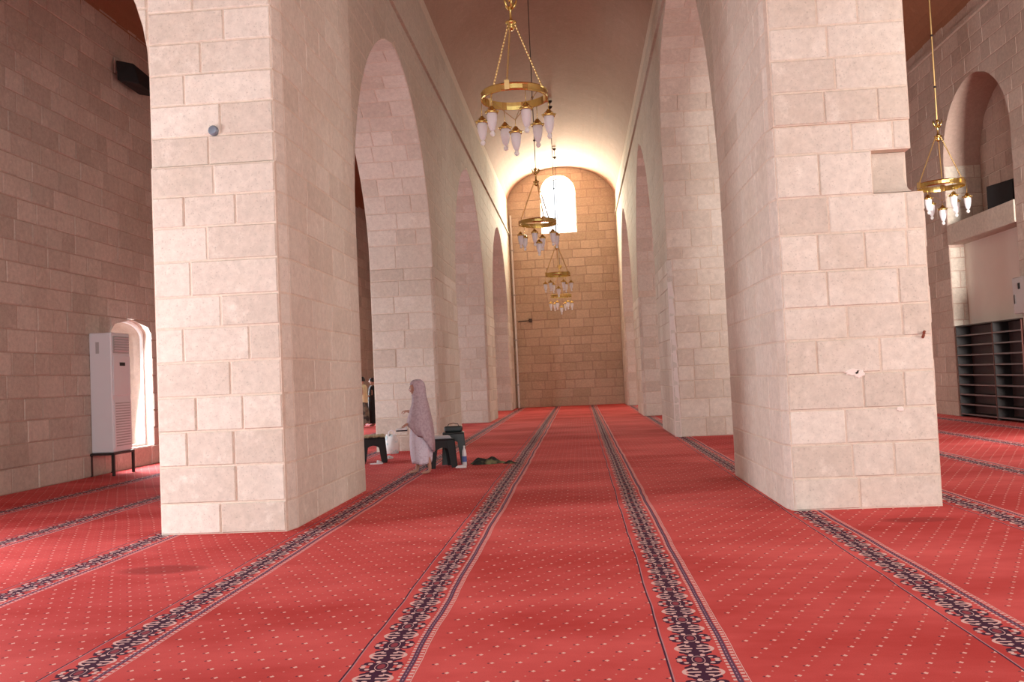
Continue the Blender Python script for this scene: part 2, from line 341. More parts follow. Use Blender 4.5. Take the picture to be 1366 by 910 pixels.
# ------------------------------------------------------------------ ashlar generator
CAM = Vector((0, 0, 1.4))
def blocks(P, regions, z0, z1, rng, ch=0.34, bw=(0.45, 0.95), gap=0.010, proud=(0.005, 0.014), rlo=0.0, rhi=1.0, skip=None, zcuts=None, doff=None, tint=None):
    """P(s,z,d)->point; regions(za,zb)->[(lo(z),hi(z))]. Returns a list of blocks (verts, faces, rnd, centre, area)."""
    out = []; zs = [z0]
    if zcuts: zs = zcuts
    else:
        while zs[-1] < z1 - ch * 0.5:
            zs.append(zs[-1] + ch * rng.uniform(0.86, 1.14))
        zs[-1] = z1
    for a, b in zip(zs[:-1], zs[1:]):
        for lo, hi in regions(a, b):
            zz = [a + (b - a) * t for t in (0, 0.34, 0.67, 1)]
            los = [lo(z) for z in zz]; his = [hi(z) for z in zz]
            s0, s1 = min(los), max(his)
            if s1 - s0 < 0.03: continue
            cuts = [s0]; s = s0 + rng.uniform(0.35, 1.0) * bw[1]
            while s < s1 - bw[0] * 0.45:
                cuts.append(s); s += rng.uniform(*bw)
            cuts.append(s1)
            for ca, cb in zip(cuts[:-1], cuts[1:]):
                straight = max(los) <= ca + 1e-4 and min(his) >= cb - 1e-4
                smp = (a, b) if straight else zz
                g = gap / 2
                left = []; right = []
                ok = False
                for z in smp:
                    l = max(ca, lo(z)); r = min(cb, hi(z))
                    if r - l > 2.5 * g: ok = True
                    l += g; r -= g
                    if r < l: l = r = min(max((l + r) / 2, lo(z)), hi(z))
                    zq = min(max(z, a + g), b - g); left.append((l, zq)); right.append((r, zq))
                if not ok: continue
                poly = left[::-1] + right     # down the left, up the right
                poly = [left[i] for i in range(len(left) - 1, -1, -1)] + right
                sc_ = [sum(p[0] for p in poly) / len(poly), sum(p[1] for p in poly) / len(poly)]
                if skip and skip(sc_[0], sc_[1]): continue
                wdt = max(p[0] for p in poly) - min(p[0] for p in poly)
                if wdt < 0.03: continue
                pr = rng.uniform(*proud) + (doff(sc_[1]) if doff else 0)
                ks = max(0.3, 1 - 0.024 / wdt); kz = 1 - 0.024 / max(b - a, 0.05)
                n = len(poly)
                front = [P(sc_[0] + (p[0] - sc_[0]) * ks, sc_[1] + (p[1] - sc_[1]) * kz, pr) for p in poly]
                back = [P(p[0], p[1], -0.004) for p in poly]
                vv = front + back
                fs = [tuple(range(n))] + [(k, n + k, n + (k + 1) % n, (k + 1) % n) for k in range(n)]
                rnd = rng.uniform(rlo, rhi)
                if rng.random() < 0.06: rnd = rlo - 0.35
                if tint:
                    t_ = tint(sc_[0], sc_[1])
                    if t_ is not None: rnd = t_
                c = P(sc_[0], sc_[1], 0)
                out.append((vv, fs, rnd, Vector(c), wdt * (b - a)))
    return out
def in_view(c):
    u, v = project(c)
    return -120 < u < 1486 and -120 < v < 1030
def project(c):
    ya, pi_, ro = 0.0727322, 0.0396853, 0.0447043
    x, y, z = c[0], c[2] - 1.4, c[1]
    x, z = cos(ya) * x + sin(ya) * z, -sin(ya) * x + cos(ya) * z
    y, z = cos(pi_) * y - sin(pi_) * z, sin(pi_) * y + cos(pi_) * z
    if z < 0.3: return -9999, -9999
    u, v = x / z, -y / z
    u, v = cos(ro) * u + sin(ro) * v, -sin(ro) * u + cos(ro) * v
    return 683 + 1200 * u, 455 + 1200 * v
def emit(bl, mat, parent, name='stone_block', limit=290, only_view=True):
    """the blocks that show largest become parts; the rest one stuff part; blocks far out of the frame stay stuff too"""
    bl = sorted(bl, key=lambda b: -(b[4] / max(1, (b[3] - CAM).length) ** 2) * (1 if in_view(b[3]) else 1e-6))
    vis = [b for b in bl if in_view(b[3])]
    parts = vis[:limit]; rest = bl[len(parts):] if len(vis) <= limit else bl[limit:]
    for vv, fs, rnd, c, ar in parts:
        m = MB(); m.add([tuple(Vector(p) - c) for p in vv], fs, rnd)
        o = m.build(name, mat, parent); o.location = c
    if rest:
        m = MB()
        for vv, fs, rnd, c, ar in rest: m.add(vv, fs, rnd)
        o = m.build('stone_courses', mat, parent); o['kind'] = 'stuff'

# ------------------------------------------------------------------ arches
class Arch:
    def __init__(s, y0, y1, spring, apex, p=1.9, spring_far=None, p_far=None):
        s.y0, s.y1, s.c, s.a = y0, y1, (y0 + y1) / 2, (y1 - y0) / 2; s.z0, s.top, s.p = spring, apex, p; s.zf = spring if spring_far is None else spring_far; s.pf = p_far or p
    def z(s, y):
        t = min(1, abs(y - s.c) / s.a); z0, p = (s.zf, s.pf) if y > s.c else (s.z0, s.p); return z0 + (s.top - z0) * math.sqrt(max(0, 1 - t ** p))
    def half(s, z, z0, p):
        if z <= z0: return s.a
        if z >= s.top: return 0.0
        return s.a * (1 - ((z - z0) / (s.top - z0)) ** 2) ** (1 / p)
    def lo(s, z): return s.c - s.half(z, s.z0, s.p)
    def hi(s, z): return s.c + s.half(z, s.zf, s.pf)
def strips(A, B, y0, y1, archs, zb, zt, mat, name, parent=None, n=28):
    """solid wall between faces A(y,z) and B(y,z) -> points, spanning y0..y1 with arched openings cut from zb up"""
    ys = [y0]; bot = []
    segs = []
    cur = y0
    for a in archs:
        if a.y0 > cur: segs.append((cur, a.y0, None))
        segs.append((a.y0, a.y1, a)); cur = a.y1
    if cur < y1: segs.append((cur, y1, None))
    m = MB()
    def quadw(ya, yb, za0, zb0):
        m.quad(A(ya, za0), A(yb, zb0), A(yb, zt), A(ya, zt)); m.quad(B(yb, zb0), B(ya, za0), B(ya, zt), B(yb, zt))
    for s0, s1, a in segs:
        if a is None:
            quadw(s0, s1, zb, zb)
            m.quad(A(s0, zb), B(s0, zb), B(s1, zb), A(s1, zb))
        else:
            pts = [a.c - a.a * cos(PI * k / n) for k in range(n + 1)]; pts[0], pts[-1] = a.y0, a.y1
            zz = [max(zb, a.z(y)) for y in pts]
            for k in range(n):
                quadw(pts[k], pts[k + 1], zz[k], zz[k + 1])
                m.quad(A(pts[k], zz[k]), B(pts[k], zz[k]), B(pts[k + 1], zz[k + 1]), A(pts[k + 1], zz[k + 1]))
            for yy, zq in ((a.y0, a.z0), (a.y1, a.zf)):
                if zq > zb: m.quad(A(yy, zb), B(yy, zb), B(yy, zq), A(yy, zq))
    for yy in (y0, y1): m.quad(A(yy, zb), B(yy, zb), B(yy, zt), A(yy, zt))
    m.quad(A(y0, zt), A(y1, zt), B(y1, zt), B(y0, zt))
    return m.build(name, mat, parent)
def arch_regions(y0, y1, archs):
    def reg(za, zb):
        bounds = []; cur = lambda z: y0
        for a in archs:
            if za < a.top - 1e-3:
                bounds.append((cur, a.lo)); cur = a.hi
        bounds.append((cur, lambda z: y1))
        return bounds
    return reg

# ------------------------------------------------------------------ the shell
XL, XLo, XR, XRo = -2.85, -4.15, 1.95, 3.30
WL, WR, YE = -8.46, 8.9, 40.0
ZTOP = 9.0
fl = MB(); fl.box(-9.6, 10.6, -9, 41.2, -0.3, 0.0)
struct(fl.build('floor', M['carpet']))
g = MB(); g.box(-40, 40, 41.3, 70, -0.4, -0.3); g.box(-40, -9.7, -30, 70, -0.41, -0.31)
struct(g.build('outside_ground', M['outside']))

def vault(x0, x1, zs, rise, y0, y1, mat, name, p=2.0, n=28):
    m = MB(); c, a = (x0 + x1) / 2, (x1 - x0) / 2
    pts = [(c - a * cos(PI * k / n), zs + rise * (sin(PI * k / n)) ** (2 / p)) for k in range(n + 1)]
    for k in range(n):
        (xa, za), (xb, zb) = pts[k], pts[k + 1]
        m.quad((xb, y0, zb), (xa, y0, za), (xa, y1, za), (xb, y1, zb))
        m.quad((xa, y0, za + .4), (xb, y0, zb + .4), (xb, y1, zb + .4), (xa, y1, za + .4))
        m.quad((xa, y0, za), (xb, y0, zb), (xb, y0, zb + .4), (xa, y0, za + .4))
    return struct(m.build(name, mat, None, smooth=False))
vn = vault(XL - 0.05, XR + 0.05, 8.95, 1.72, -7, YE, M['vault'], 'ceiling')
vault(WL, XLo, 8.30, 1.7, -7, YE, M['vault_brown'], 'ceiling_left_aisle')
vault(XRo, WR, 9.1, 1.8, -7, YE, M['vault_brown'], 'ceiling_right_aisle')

# arcades above the piers
LA = [Arch(11.65, 18.0, 3.7, 7.05, 1.75), Arch(21.4, 28.15, 3.7, 7.2, 1.75), Arch(30.9, 37.5, 3.7, 7.15, 1.75)]
RA = [Arch(11.85, 18.9, 3.4, 8.45, 1.35, 6.7, 2.2), Arch(21.9, 28.15, 3.5, 7.7, 1.5), Arch(30.9, 37.5, 3.5, 7.6, 1.5)]
ZI = 3.7
def arcade(name, xi, xo, archs, sgn, yfront):
    # sgn +1: nave is on +X side of this wall
    o = strips(lambda y, z: (xi, y, z), lambda y, z: (xo, y, z), yfront, YE, [a for a in archs], ZI, ZTOP + 0.35, M['mortar'], name)
    struct(o)
    rng = random.Random(len(name) * 3 + 1)
    P = (lambda s, z, d: (xi + sgn * d, s, z))
    b = blocks(P, arch_regions(yfront, YE, archs), ZI, ZTOP, rng, 0.36, (0.5, 1.0), gap=0.005, proud=(0.003, 0.006), rlo=0.35, rhi=0.65)
    emit(b, M['stone'], o)
    # arch soffits, block by block
    for a in archs:
        n = 60; pts = [(a.y0, ZI - 0.01)] if a.z0 > ZI else []
        pts = [(a.c - a.a * cos(PI * k / n), a.z(a.c - a.a * cos(PI * k / n))) for k in range(n + 1)]
        pts = [p for p in pts if p[1] >= ZI - 1e-6]
        if a.zf > ZI + 0.1: pts.append((a.y1, ZI))
        ln = [0]
        for p, q in zip(pts, pts[1:]): ln.append(ln[-1] + math.hypot(p[0] - q[0], p[1] - q[1]))
        T = ln[-1]
        def at(t, pts=pts, ln=ln):
            t = min(max(t, 0), ln[-1] - 1e-6); i = 0
            while ln[i + 1] < t: i += 1
            k = (t - ln[i]) / max(1e-9, ln[i + 1] - ln[i]); p, q = pts[i], pts[i + 1]
            dy, dz = q[0] - p[0], q[1] - p[1]; l = math.hypot(dy, dz) or 1
            return p[0] + dy * k, p[1] + dz * k, dz / l, -dy / l
        def PS(s, t, d):
            y, z, ny, nz = at(t); return (s, y + ny * d, z + nz * d)
        x0, x1 = min(xi, xo), max(xi, xo)
        b = blocks(PS, lambda za, zb: [(lambda z: x0, lambda z: x1)], 0, T, rng, 0.36, (0.4, 0.75), gap=0.008, proud=(0.004, 0.01))
        emit(b, M['stone_pier'], o, 'voussoir', 95)
    return o
arcade('wall_arcade_left', XL, XLo, LA, 1, 11.65)
arcade('wall_arcade_right', XR, XRo, RA, -1, 11.85)
# clerestory beams over the entrance bay carry the vault in front of the first piers
for nm, x0, x1, ye in (('wall_entrance_left', XLo, XL, 11.65), ('wall_entrance_right', XR, XRo, 11.85)):
    m = MB(); m.box(x0, x1, -7, ye, 8.43, ZTOP + 0.35); struct(m.build(nm, M['mortar']))

# string courses along the nave
for nm, x, sgn, z in (('trim_1', XL, 1, 7.72), ('trim_2', XR, -1, 8.35)):
    m = MB(); y0 = 8.7
    for k, (yy, y2) in enumerate([(y0 + i * 1.6, min(YE, y0 + (i + 1) * 1.6 - 0.01)) for i in range(20)]):
        if yy >= YE: break
        m.box(min(x, x + sgn * 0.06), max(x, x + sgn * 0.06), yy, y2, z, z + 0.07)
    struct(m.build(nm, M['stone']))

# ------------------------------------------------------------------ piers
def prism(m, plan, z0, z1):
    n = len(plan); vv = [(x, y, z0) for x, y in plan] + [(x, y, z1) for x, y in plan]
    m.add(vv, [tuple(range(n))[::-1], tuple(range(n, 2 * n))] + [(k, (k + 1) % n, n + (k + 1) % n, n + k) for k in range(n)])
def pier(label, slabs, faces, group=None, mat='stone_pier', seed=1, ztop=ZI, limit=280):
    """slabs: [(plan ccw, z0, z1)]; faces: dicts a,b (plan points, seen from outside left to right) + options"""
    c = slabs[0][0]; cx = sum(p[0] for p in c) / len(c); cy = sum(p[1] for p in c) / len(c)
    root = empty('stone_pier', (0, 0, 0), label, 'pillar', group)
    root.location = (cx, cy, 0)
    m = MB()
    for plan, z0, z1 in slabs: prism(m, plan, z0, z1)
    core = m.build('pier_core', M['mortar'], root); core.location = (-cx, -cy, 0)
    rng = random.Random(seed); allb = []
    for f in faces:
        A, B = Vector(f['a']), Vector(f['b']); ln = (B - A).length; t = (B - A) / ln; nrm = Vector((t.y, -t.x))
        def P(s, z, d, A=A, t=t, nrm=nrm): p = A + t * s + nrm * d; return (p.x, p.y, z)
        lo = f.get('lo', lambda z: 0.0); hi = f.get('hi', lambda z, ln=ln: ln)
        bl = blocks(P, lambda za, zb, lo=lo, hi=hi: [(lo, hi)], f.get('z0', 0), f.get('z1', ztop), rng, f.get('ch', 0.345), f.get('bw', (0.38, 0.8)),
                    f.get('gap', 0.009), f.get('proud', (0.004, 0.014)), f.get('rlo', 0.0), f.get('rhi', 1.0), f.get('skip'), f.get('zcuts'), f.get('doff'), f.get('tint'))
        allb += bl
    # parts are placed relative to the pier's base point
    off = Vector((cx, cy, 0))
    allb = sorted(allb, key=lambda b: -(b[4] / (b[3] - CAM).length ** 2) * (1 if in_view(b[3]) else 1e-6))
    vis = [b for b in allb if in_view(b[3])][:limit]; vids = {id(b) for b in vis}; rest = [b for b in allb if id(b) not in vids]
    for vv, fs, rnd, cc, ar in vis:
        mm = MB(); mm.add([tuple(Vector(p) - cc) for p in vv], fs, rnd); o = mm.build('stone_block', M[mat], root); o.location = cc - off
    if rest:
        mm = MB()
        for vv, fs, rnd, cc, ar in rest: mm.add(vv, fs, rnd)
        o = mm.build('stone_courses', M[mat], root); o.location = -off; o['kind'] = 'stuff'
    return root
ZP = 8.42
# near left pier; its outer edge leans out above 4.6 m into the arch over the aisle
def lean(z): return 0.0 if z < 4.6 else -(2.155 - math.sqrt(max(0, 2.155 ** 2 - min(z - 4.6, 2.1) ** 2)))
zc = [0, 0.30, 0.66, 1.0, 1.34, 1.68, 2.02, 2.33, 2.68, 3.02, 3.33, 3.63, 3.93, 4.25, 4.56, 4.88, 5.2, 5.52, 5.86, 6.2, 6.56, 6.9, 7.3, 7.7, 8.05, 8.4]
pl = pier('broad pale limestone pier in the left foreground with a small round metal disc',
     [([(XLo, 8.598), (XL - 0.045, 8.598), (XL, 8.80), (XL, 11.65), (XLo, 11.65)], 0, 3.63), ([(XLo, 8.62), (XL - 0.045, 8.62), (XL, 8.80), (XL, 11.65), (XLo, 11.65)], 3.63, ZP)],
     [dict(a=(XLo, 8.598), b=(XL - 0.045, 8.598), zcuts=[q for q in zc if q < 3.64]), dict(a=(XLo, 8.62), b=(XL - 0.045, 8.62), z1=8.4, zcuts=[q for q in zc if q > 3.6]),
      dict(a=(XL - 0.045, 8.62), b=(XL, 8.80), z1=8.4, zcuts=zc, bw=(0.5, 0.6), gap=0.004, proud=(0.004, 0.007), rlo=0.5, rhi=0.8),
      dict(a=(XL, 8.80), b=(XL, 11.65), z1=8.4, zcuts=zc, bw=(0.5, 1.0), gap=0.0055, proud=(0.003, 0.006), rlo=0.3, rhi=0.7),
      dict(a=(XL, 11.65), b=(XLo, 11.65), z1=3.7, ch=0.4)], seed=5)
# near right pier
zr = [0, 0.30, 0.62, 0.95, 1.29, 1.62, 1.93, 2.28, 2.64, 3.0, 3.42, 3.70, 4.02, 4.34, 4.66, 5.0, 5.35, 5.7, 6.05, 6.4, 6.8, 7.2, 7.6, 8.0, 8.4]
W0, W1 = 3.36, 3.27
pr_ = pier('broad pale limestone pier in the right foreground with a stepped right edge',
     [([(XR + 0.04, 8.82), (W0, 8.82), (W0, 11.85), (XR, 11.85), (XR, 8.99)], 0, 3.0),
      ([(XR + 0.04, 8.82), (2.90, 8.82), (2.90, 8.97), (W1, 8.97), (W1, 11.85), (XR, 11.85), (XR, 8.99)], 3.0, 3.42),
      ([(XR + 0.04, 8.82), (W1, 8.82), (W1, 11.85), (XR, 11.85), (XR, 8.99)], 3.42, 3.70),
      ([(XR + 0.035, 8.796), (W1, 8.796), (W1, 11.85), (XR, 11.85), (XR, 8.99)], 3.70, ZP)],
     [dict(a=(XR + 0.04, 8.796), b=(W1, 8.796), z1=8.4, zcuts=[q for q in zr if q > 3.69], bw=(0.35, 0.75)),
      dict(a=(XR + 0.04, 8.82), b=(W0, 8.82), zcuts=[q for q in zr if q < 3.01], bw=(0.35, 0.75)),
      dict(a=(XR + 0.04, 8.82), b=(2.90, 8.82), zcuts=[3.0, 3.42], bw=(0.35, 0.75)),
      dict(a=(XR + 0.04, 8.82), b=(W1, 8.82), zcuts=[3.42, 3.70], bw=(0.35, 0.75)),
      dict(a=(2.90, 8.985), b=(W1, 8.985), z0=3.0, z1=3.42, zcuts=[3.0, 3.42], bw=(0.5, 0.6), rlo=-0.3, rhi=-0.2),
      dict(a=(XR, 8.99), b=(XR + 0.04, 8.82), z1=8.4, zcuts=zr, bw=(0.5, 0.6), gap=0.004, proud=(0.004, 0.007), rlo=0.5, rhi=0.8),
      dict(a=(XR, 11.85), b=(XR, 8.99), z1=8.4, zcuts=zr, bw=(0.5, 1.0), gap=0.0055, proud=(0.003, 0.006), rlo=0.3, rhi=0.7),
      dict(a=(W0, 8.82), b=(W0, 11.85), z1=3.0, ch=0.34)], seed=9)
m = MB()   # the worn hollow slopes back under the block above
prof_ = [(3.005, 8.815, 3.255), (3.04, 8.85, 3.235), (3.10, 8.885, 3.225), (3.18, 8.915, 3.22), (3.28, 8.94, 3.235), (3.36, 8.95, 3.25), (3.415, 8.955, 3.262)]
for (za, ya_, xa), (zb_, yb_, xb) in zip(prof_, prof_[1:]):
    m.quad((2.905, ya_, za), (xa, ya_, za), (xb, yb_, zb_), (2.905, yb_, zb_), -0.1)
    m.quad((xa, ya_, za), (xa, 8.975, za), (xb, 8.975, zb_), (xb, yb_, zb_), -0.1)
hb = m.build('hollowed_block', M['stone_pier'], pr_); hb.location = -pr_.location; hb['label'] = 'weathered block hollowed at the pier edge'

def std_pier(label, x0, x1, y0, y1, navex, seed, chamfer=0.08, white=False):
    if navex > 0:   # nave to the right of this pier (left arcade)
        plan = [(x0, y0), (x1 - chamfer * 0.5, y0), (x1, y0 + chamfer), (x1, y1), (x0, y1)]
        fc = [dict(a=(x0, y0), b=(x1 - chamfer * 0.5, y0)), dict(a=(x1, y0 + chamfer), b=(x1, y1), bw=(0.5, 1.0)),
              dict(a=(x1 - chamfer * 0.5, y0), b=(x1, y0 + chamfer), bw=(0.5, 0.6), gap=0.004)]
    else:
        plan = [(x0 + chamfer * 0.8, y0), (x1, y0), (x1, y1), (x0, y1), (x0, y0 + chamfer)]
        fc = [dict(a=(x0 + chamfer * 0.8, y0), b=(x1, y0)), dict(a=(x0, y1), b=(x0, y0 + chamfer), bw=(0.5, 1.0)),
              dict(a=(x0, y0 + chamfer), b=(x0 + chamfer * 0.8, y0), bw=(0.5, 0.6), gap=0.004)]
    return pier(label, [(plan, 0, ZI)], fc, None, seed=seed)
std_pier('second pier of the left row, just behind the veiled girl', XLo, XL, 18.0, 21.4, 1, 21)
std_pier('third pier of the left row, beyond the black stools', XLo, XL, 28.15, 30.9, 1, 22)
p2r = std_pier('second pier of the right row with a white strip down its nave corner', XR, XRo, 18.9, 21.9, -1, 23, 0.12)
m = MB()  # whiter strip laid over the lower nave corner
for i in range(9):
    z = i * 0.36; m.quad((XR - 0.012, 19.03, z), (XR + 0.10, 18.885, z), (XR + 0.10 - i * 0.006, 18.885, z + 0.355), (XR - 0.012, 19.03, z + 0.355))
pw = m.build('pale_corner', M['off_white'], p2r); pw.location = -p2r.location; pw['label'] = 'white strip on the corner'
so = pw.modifiers.new('s', 'SOLIDIFY'); so.thickness = 0.01
std_pier('third pier of the right row, narrow strip seen before the far wall', XR, XRo, 28.15, 30.9, -1, 24)
std_pier('last pier of the left row built against the far end wall', XLo, XL, 37.5, YE - 0.02, 1, 25)
std_pier('last pier of the right row built against the far end wall', XR, XRo, 37.5, YE - 0.02, -1, 26)

# round metal disc on the near left pier, rust hook and plaster patches on the right one
def disc_on(x, y, z, r):
    m = MB(); n = 16
    rg = lambda rr, yy: [(x + rr * cos(2 * PI * k / n), yy, z + rr * sin(2 * PI * k / n)) for k in range(n)]
    m.loft([rg(r, y + 0.03), rg(r, y - 0.015), rg(r * 0.75, y - 0.03), rg(r * 0.3, y - 0.032)]); return m
d = disc_on(-3.50, 8.60, 3.97, 0.05).build('wall_disc', M['disc'], pl); d.location = -pl.location; d['label'] = 'small round blue-grey metal disc'
m = MB(); m.tube([(3.27, 8.81, 1.60), (3.27, 8.785, 1.62), (3.275, 8.78, 1.645), (3.285, 8.80, 1.655)], 0.013, 8)
h = m.build('iron_hook', M['rust'], pr_); h.location = -pr_.location; h['label'] = 'rusty iron stub'
for (x, z, w_, hh) in ((2.60, 1.30, 0.16, 0.07), (2.66, 1.28, 0.10, 0.10), (3.02, 0.93, 0.07, 0.06)):
    m = MB(); n = 18; rg_ = random.Random(int(x * 100))
    rad = [rg_.uniform(0.7, 1.1) for _ in range(n)]
    f0 = [(x + w_ * rad[k] * cos(2 * PI * k / n) / 2, 8.804, z + hh * rad[k] * sin(2 * PI * k / n) / 2) for k in range(n)]
    f1 = [(x + (p[0] - x) * 0.8, 8.800, z + (p[2] - z) * 0.8) for p in f0]
    m.loft([f0, f1]); o = m.build('plaster_patch', M['off_white'], pr_); o.location = -pr_.location

# transverse arch rib over the left aisle
AX = Arch(WL, XLo, 4.6, 6.75, 2.0)
o = struct(strips(lambda s, z: (s, 8.62, z), lambda s, z: (s, 9.15, z), WL, XLo - 0.01, [AX], 4.6, 9.8, M['mortar'], 'wall_aisle_arch'))
b = blocks(lambda s, z, d: (s, 8.62 - d, z), arch_regions(WL, XLo - 0.012, [AX]), 4.6, 9.0, random.Random(3), 0.34, (0.4, 0.8))
emit(b, M['stone_pier'], o)

# ------------------------------------------------------------------ outer walls
# left wall with its window
WWIN = Arch(15.75, 17.32, 2.50, 2.82, 2.2)
others = [Arch(5.3, 6.7, 2.5, 2.85, 2.2)]; others2 = [Arch(24.3, 25.7, 2.5, 2.85, 2.2), Arch(29.5, 30.9, 2.5, 2.85, 2.2)]  # further windows out of view, added to light floor and aisle
wins = others + [WWIN] + others2
wl = strips(lambda y, z: (WL, y, z), lambda y, z: (WL - 0.9, y, z), -7, YE + 1, wins, 0, 9.4, M['mortar_dark'], 'wall_left')
struct(wl)
m = MB()
for a in wins: m.box(WL - 0.9, WL, a.y0 - 0.01, a.y1 + 0.01, 0, 0.37)
struct(m.build('window_sill_wall', M['mortar_dark'], wl))
def wl_reg(za, zb):
    if za < 0.36: return [(lambda z: 11.6, lambda z: 20.0)]
    if za < WWIN.top: return [(lambda z: 11.6, WWIN.lo), (WWIN.hi, lambda z: 20.0)]
    return [(lambda z: 11.6, lambda z: 20.0)]
zc_l = [0, 0.37, 0.72, 1.06, 1.4, 1.75, 2.1, 2.45, 2.82]
while zc_l[-1] < 8.6: zc_l.append(zc_l[-1] + 0.33)
b = blocks(lambda s, z, d: (WL + d, s, z), wl_reg, 0, 8.6, random.Random(31), 0.34, (0.35, 0.8), zcuts=zc_l, gap=0.012, proud=(0.004, 0.02))
emit(b, M['stone_wall'], wl, limit=295)
b = blocks(lambda s, z, d: (WL + d, s, z), arch_regions(20.0, 39.9, others2), 0, 8.6, random.Random(32), 0.4, (0.6, 1.1))
m = MB()
for vv, fs, rnd, c, ar in b: m.add(vv, fs, rnd)
so_ = m.build('stone_courses', M['stone_wall'], wl); so_['kind'] = 'stuff'
def window_unit(n, P, s0, s1, z0, spring, apex, p, bars_s, bars_z, label):
    """frame, glazing bars and glass of an arched window; P(s,z,d)"""
    a = Arch(s0, s1, spring, apex, p); pts = [(s0, z0)] + [(a.c - a.a * cos(PI * k / 16), a.z(a.c - a.a * cos(PI * k / 16))) for k in range(17)] + [(s1, z0)]
    m = MB(); t = 0.05
    cx, cz = a.c, (z0 + apex) / 2
    for (p1, p2) in zip(pts, pts[1:] + pts[:1]):
        q1 = (cx + (p1[0] - cx) * 0.93, cz + (p1[1] - cz) * 0.96); q2 = (cx + (p2[0] - cx) * 0.93, cz + (p2[1] - cz) * 0.96)
        for d0, d1 in ((0, t),):
            A_, B_, C_, D_ = p1, p2, q2, q1
            vv = [P(*A_, d0), P(*B_, d0), P(*C_, d0), P(*D_, d0), P(*A_, d1), P(*B_, d1), P(*C_, d1), P(*D_, d1)]
            m.add(vv, [(0, 1, 2, 3), (4, 7, 6, 5), (0, 4, 5, 1), (1, 5, 6, 2), (2, 6, 7, 3), (3, 7, 4, 0)])
    fr = struct(m.build('window_%d' % n, M['white']))
    for k in range(1, bars_s):
        s = s0 + (s1 - s0) * k / bars_s; mm = MB(); zt = a.z(s) - 0.03
        vv = [P(s + ds, z, d_) for z in (z0 + .03, zt) for ds, d_ in ((-.012, .01), (.012, .01), (.012, .04), (-.012, .04))]
        mm.add(vv, [(0, 1, 2, 3), (4, 5, 6, 7), (0, 1, 5, 4), (1, 2, 6, 5), (2, 3, 7, 6), (3, 0, 4, 7)]); mm.build('glazing_bar', M['white'], fr)
    for k in range(1, bars_z):
        z = z0 + (spring - z0) * k / bars_z; mm = MB()
        vv = [P(s, z + dz, d_) for s in (s0 + .03, s1 - .03) for dz, d_ in ((-.012, .01), (.012, .01), (.012, .04), (-.012, .04))]
        mm.add(vv, [(0, 1, 2, 3), (4, 5, 6, 7), (0, 1, 5, 4), (1, 2, 6, 5), (2, 3, 7, 6), (3, 0, 4, 7)]); mm.build('glazing_bar', M['white'], fr)
    mm = MB(); mm.add([P(q[0], q[1], 0.025) for q in pts], [tuple(range(len(pts)))]); mm.build('glass_pane', M['glass'], fr)
    return fr
window_unit(1, lambda s, z, d: (WL - 0.16 - d, s, z), 15.75, 17.32, 0.37, 2.50, 2.82, 2.2, 1, 1, '')
for k, a in enumerate(others + others2):
    window_unit(3 + k, lambda s, z, d: (WL - 0.16 - d, s, z), a.y0, a.y1, 0.37, 2.5, 2.85, 2.2, 1, 1, '')

# far end wall
EW = Arch(-1.36, 0.20, 9.45, 10.30, 2.4)
we = strips(lambda s, z: (s, YE, z), lambda s, z: (s, YE + 0.9, z), WL - 0.9, WR + 1.0, [Arch(-1.36, 0.20, 9.45, 10.30, 2.4)], 7.72, 11.2, M['mortar_dark'], 'wall_far')
struct(we)
m = MB(); m.box(WL - 0.9, WR + 1.0, YE, YE + 0.9, 0, 7.72); struct(m.build('wall_far_base', M['mortar_dark'], we))
def ew_reg(za, zb):
    if za > 7.6: return [(lambda z: XL, EW.lo), (EW.hi, lambda z: XR)]
    return [(lambda z: XL, lambda z: XR)]
zc_e = [i * 0.386 for i in range(21)]; zc_e[20] = 7.72
while zc_e[-1] < 10.7: zc_e.append(zc_e[-1] + 0.38)
b = blocks(lambda s, z, d: (s, YE - d, z), ew_reg, 0, 10.7, random.Random(41), 0.38, (0.4, 0.95), zcuts=zc_e, gap=0.016, proud=(0.005, 0.02))
emit(b, M['stone_end'], we, limit=295)
m = MB()
for s0, s1 in ((WL, XLo), (XRo, WR)):
    for vv, fs, rnd, c, ar in blocks(lambda s, z, d: (s, YE - d, z), lambda a, b_: [(lambda z: s0, lambda z: s1)], 0, 9.5, random.Random(42), 0.42, (0.6, 1.2)): m.add(vv, fs, rnd)
o = m.build('stone_courses', M['stone_end'], we); o['kind'] = 'stuff'
window_unit(2, lambda s, z, d: (s, YE + 0.35 + d, z), -1.36, 0.20, 7.72, 9.45, 10.30, 2.4, 2, 3, '')
# drain pipe and bracket on the far wall
m = MB(); m.tube([(-2.72, YE - 0.10, 0.0), (-2.72, YE - 0.10, 3.2), (-2.74, YE - 0.10, 8.6)], 0.045, 10)
o = m.build('wall_pipe', M['white']); tag(o, 'thin white pipe running up the left corner of the far end wall', 'pipe')
for z in (1.0, 3.0, 5.0, 7.0):
    mm = MB(); mm.box(-2.80, -2.64, YE - 0.16, YE - 0.02, z, z + 0.05); mm.build('pipe_clip', M['box_grey'], o)
m = MB(); m.tube([(-2.60, YE - 0.08, 3.82), (-2.10, YE - 0.08, 3.86)], 0.02, 8); o = m.build('wall_bracket', M['cable']); tag(o, 'small dark horizontal conduit with a box low on the far wall beside the pipe', 'conduit')
mm = MB(); mm.box(-2.12, -1.98, YE - 0.14, YE - 0.02, 3.78, 3.94); mm.build('junction_box', M['cable'], o)

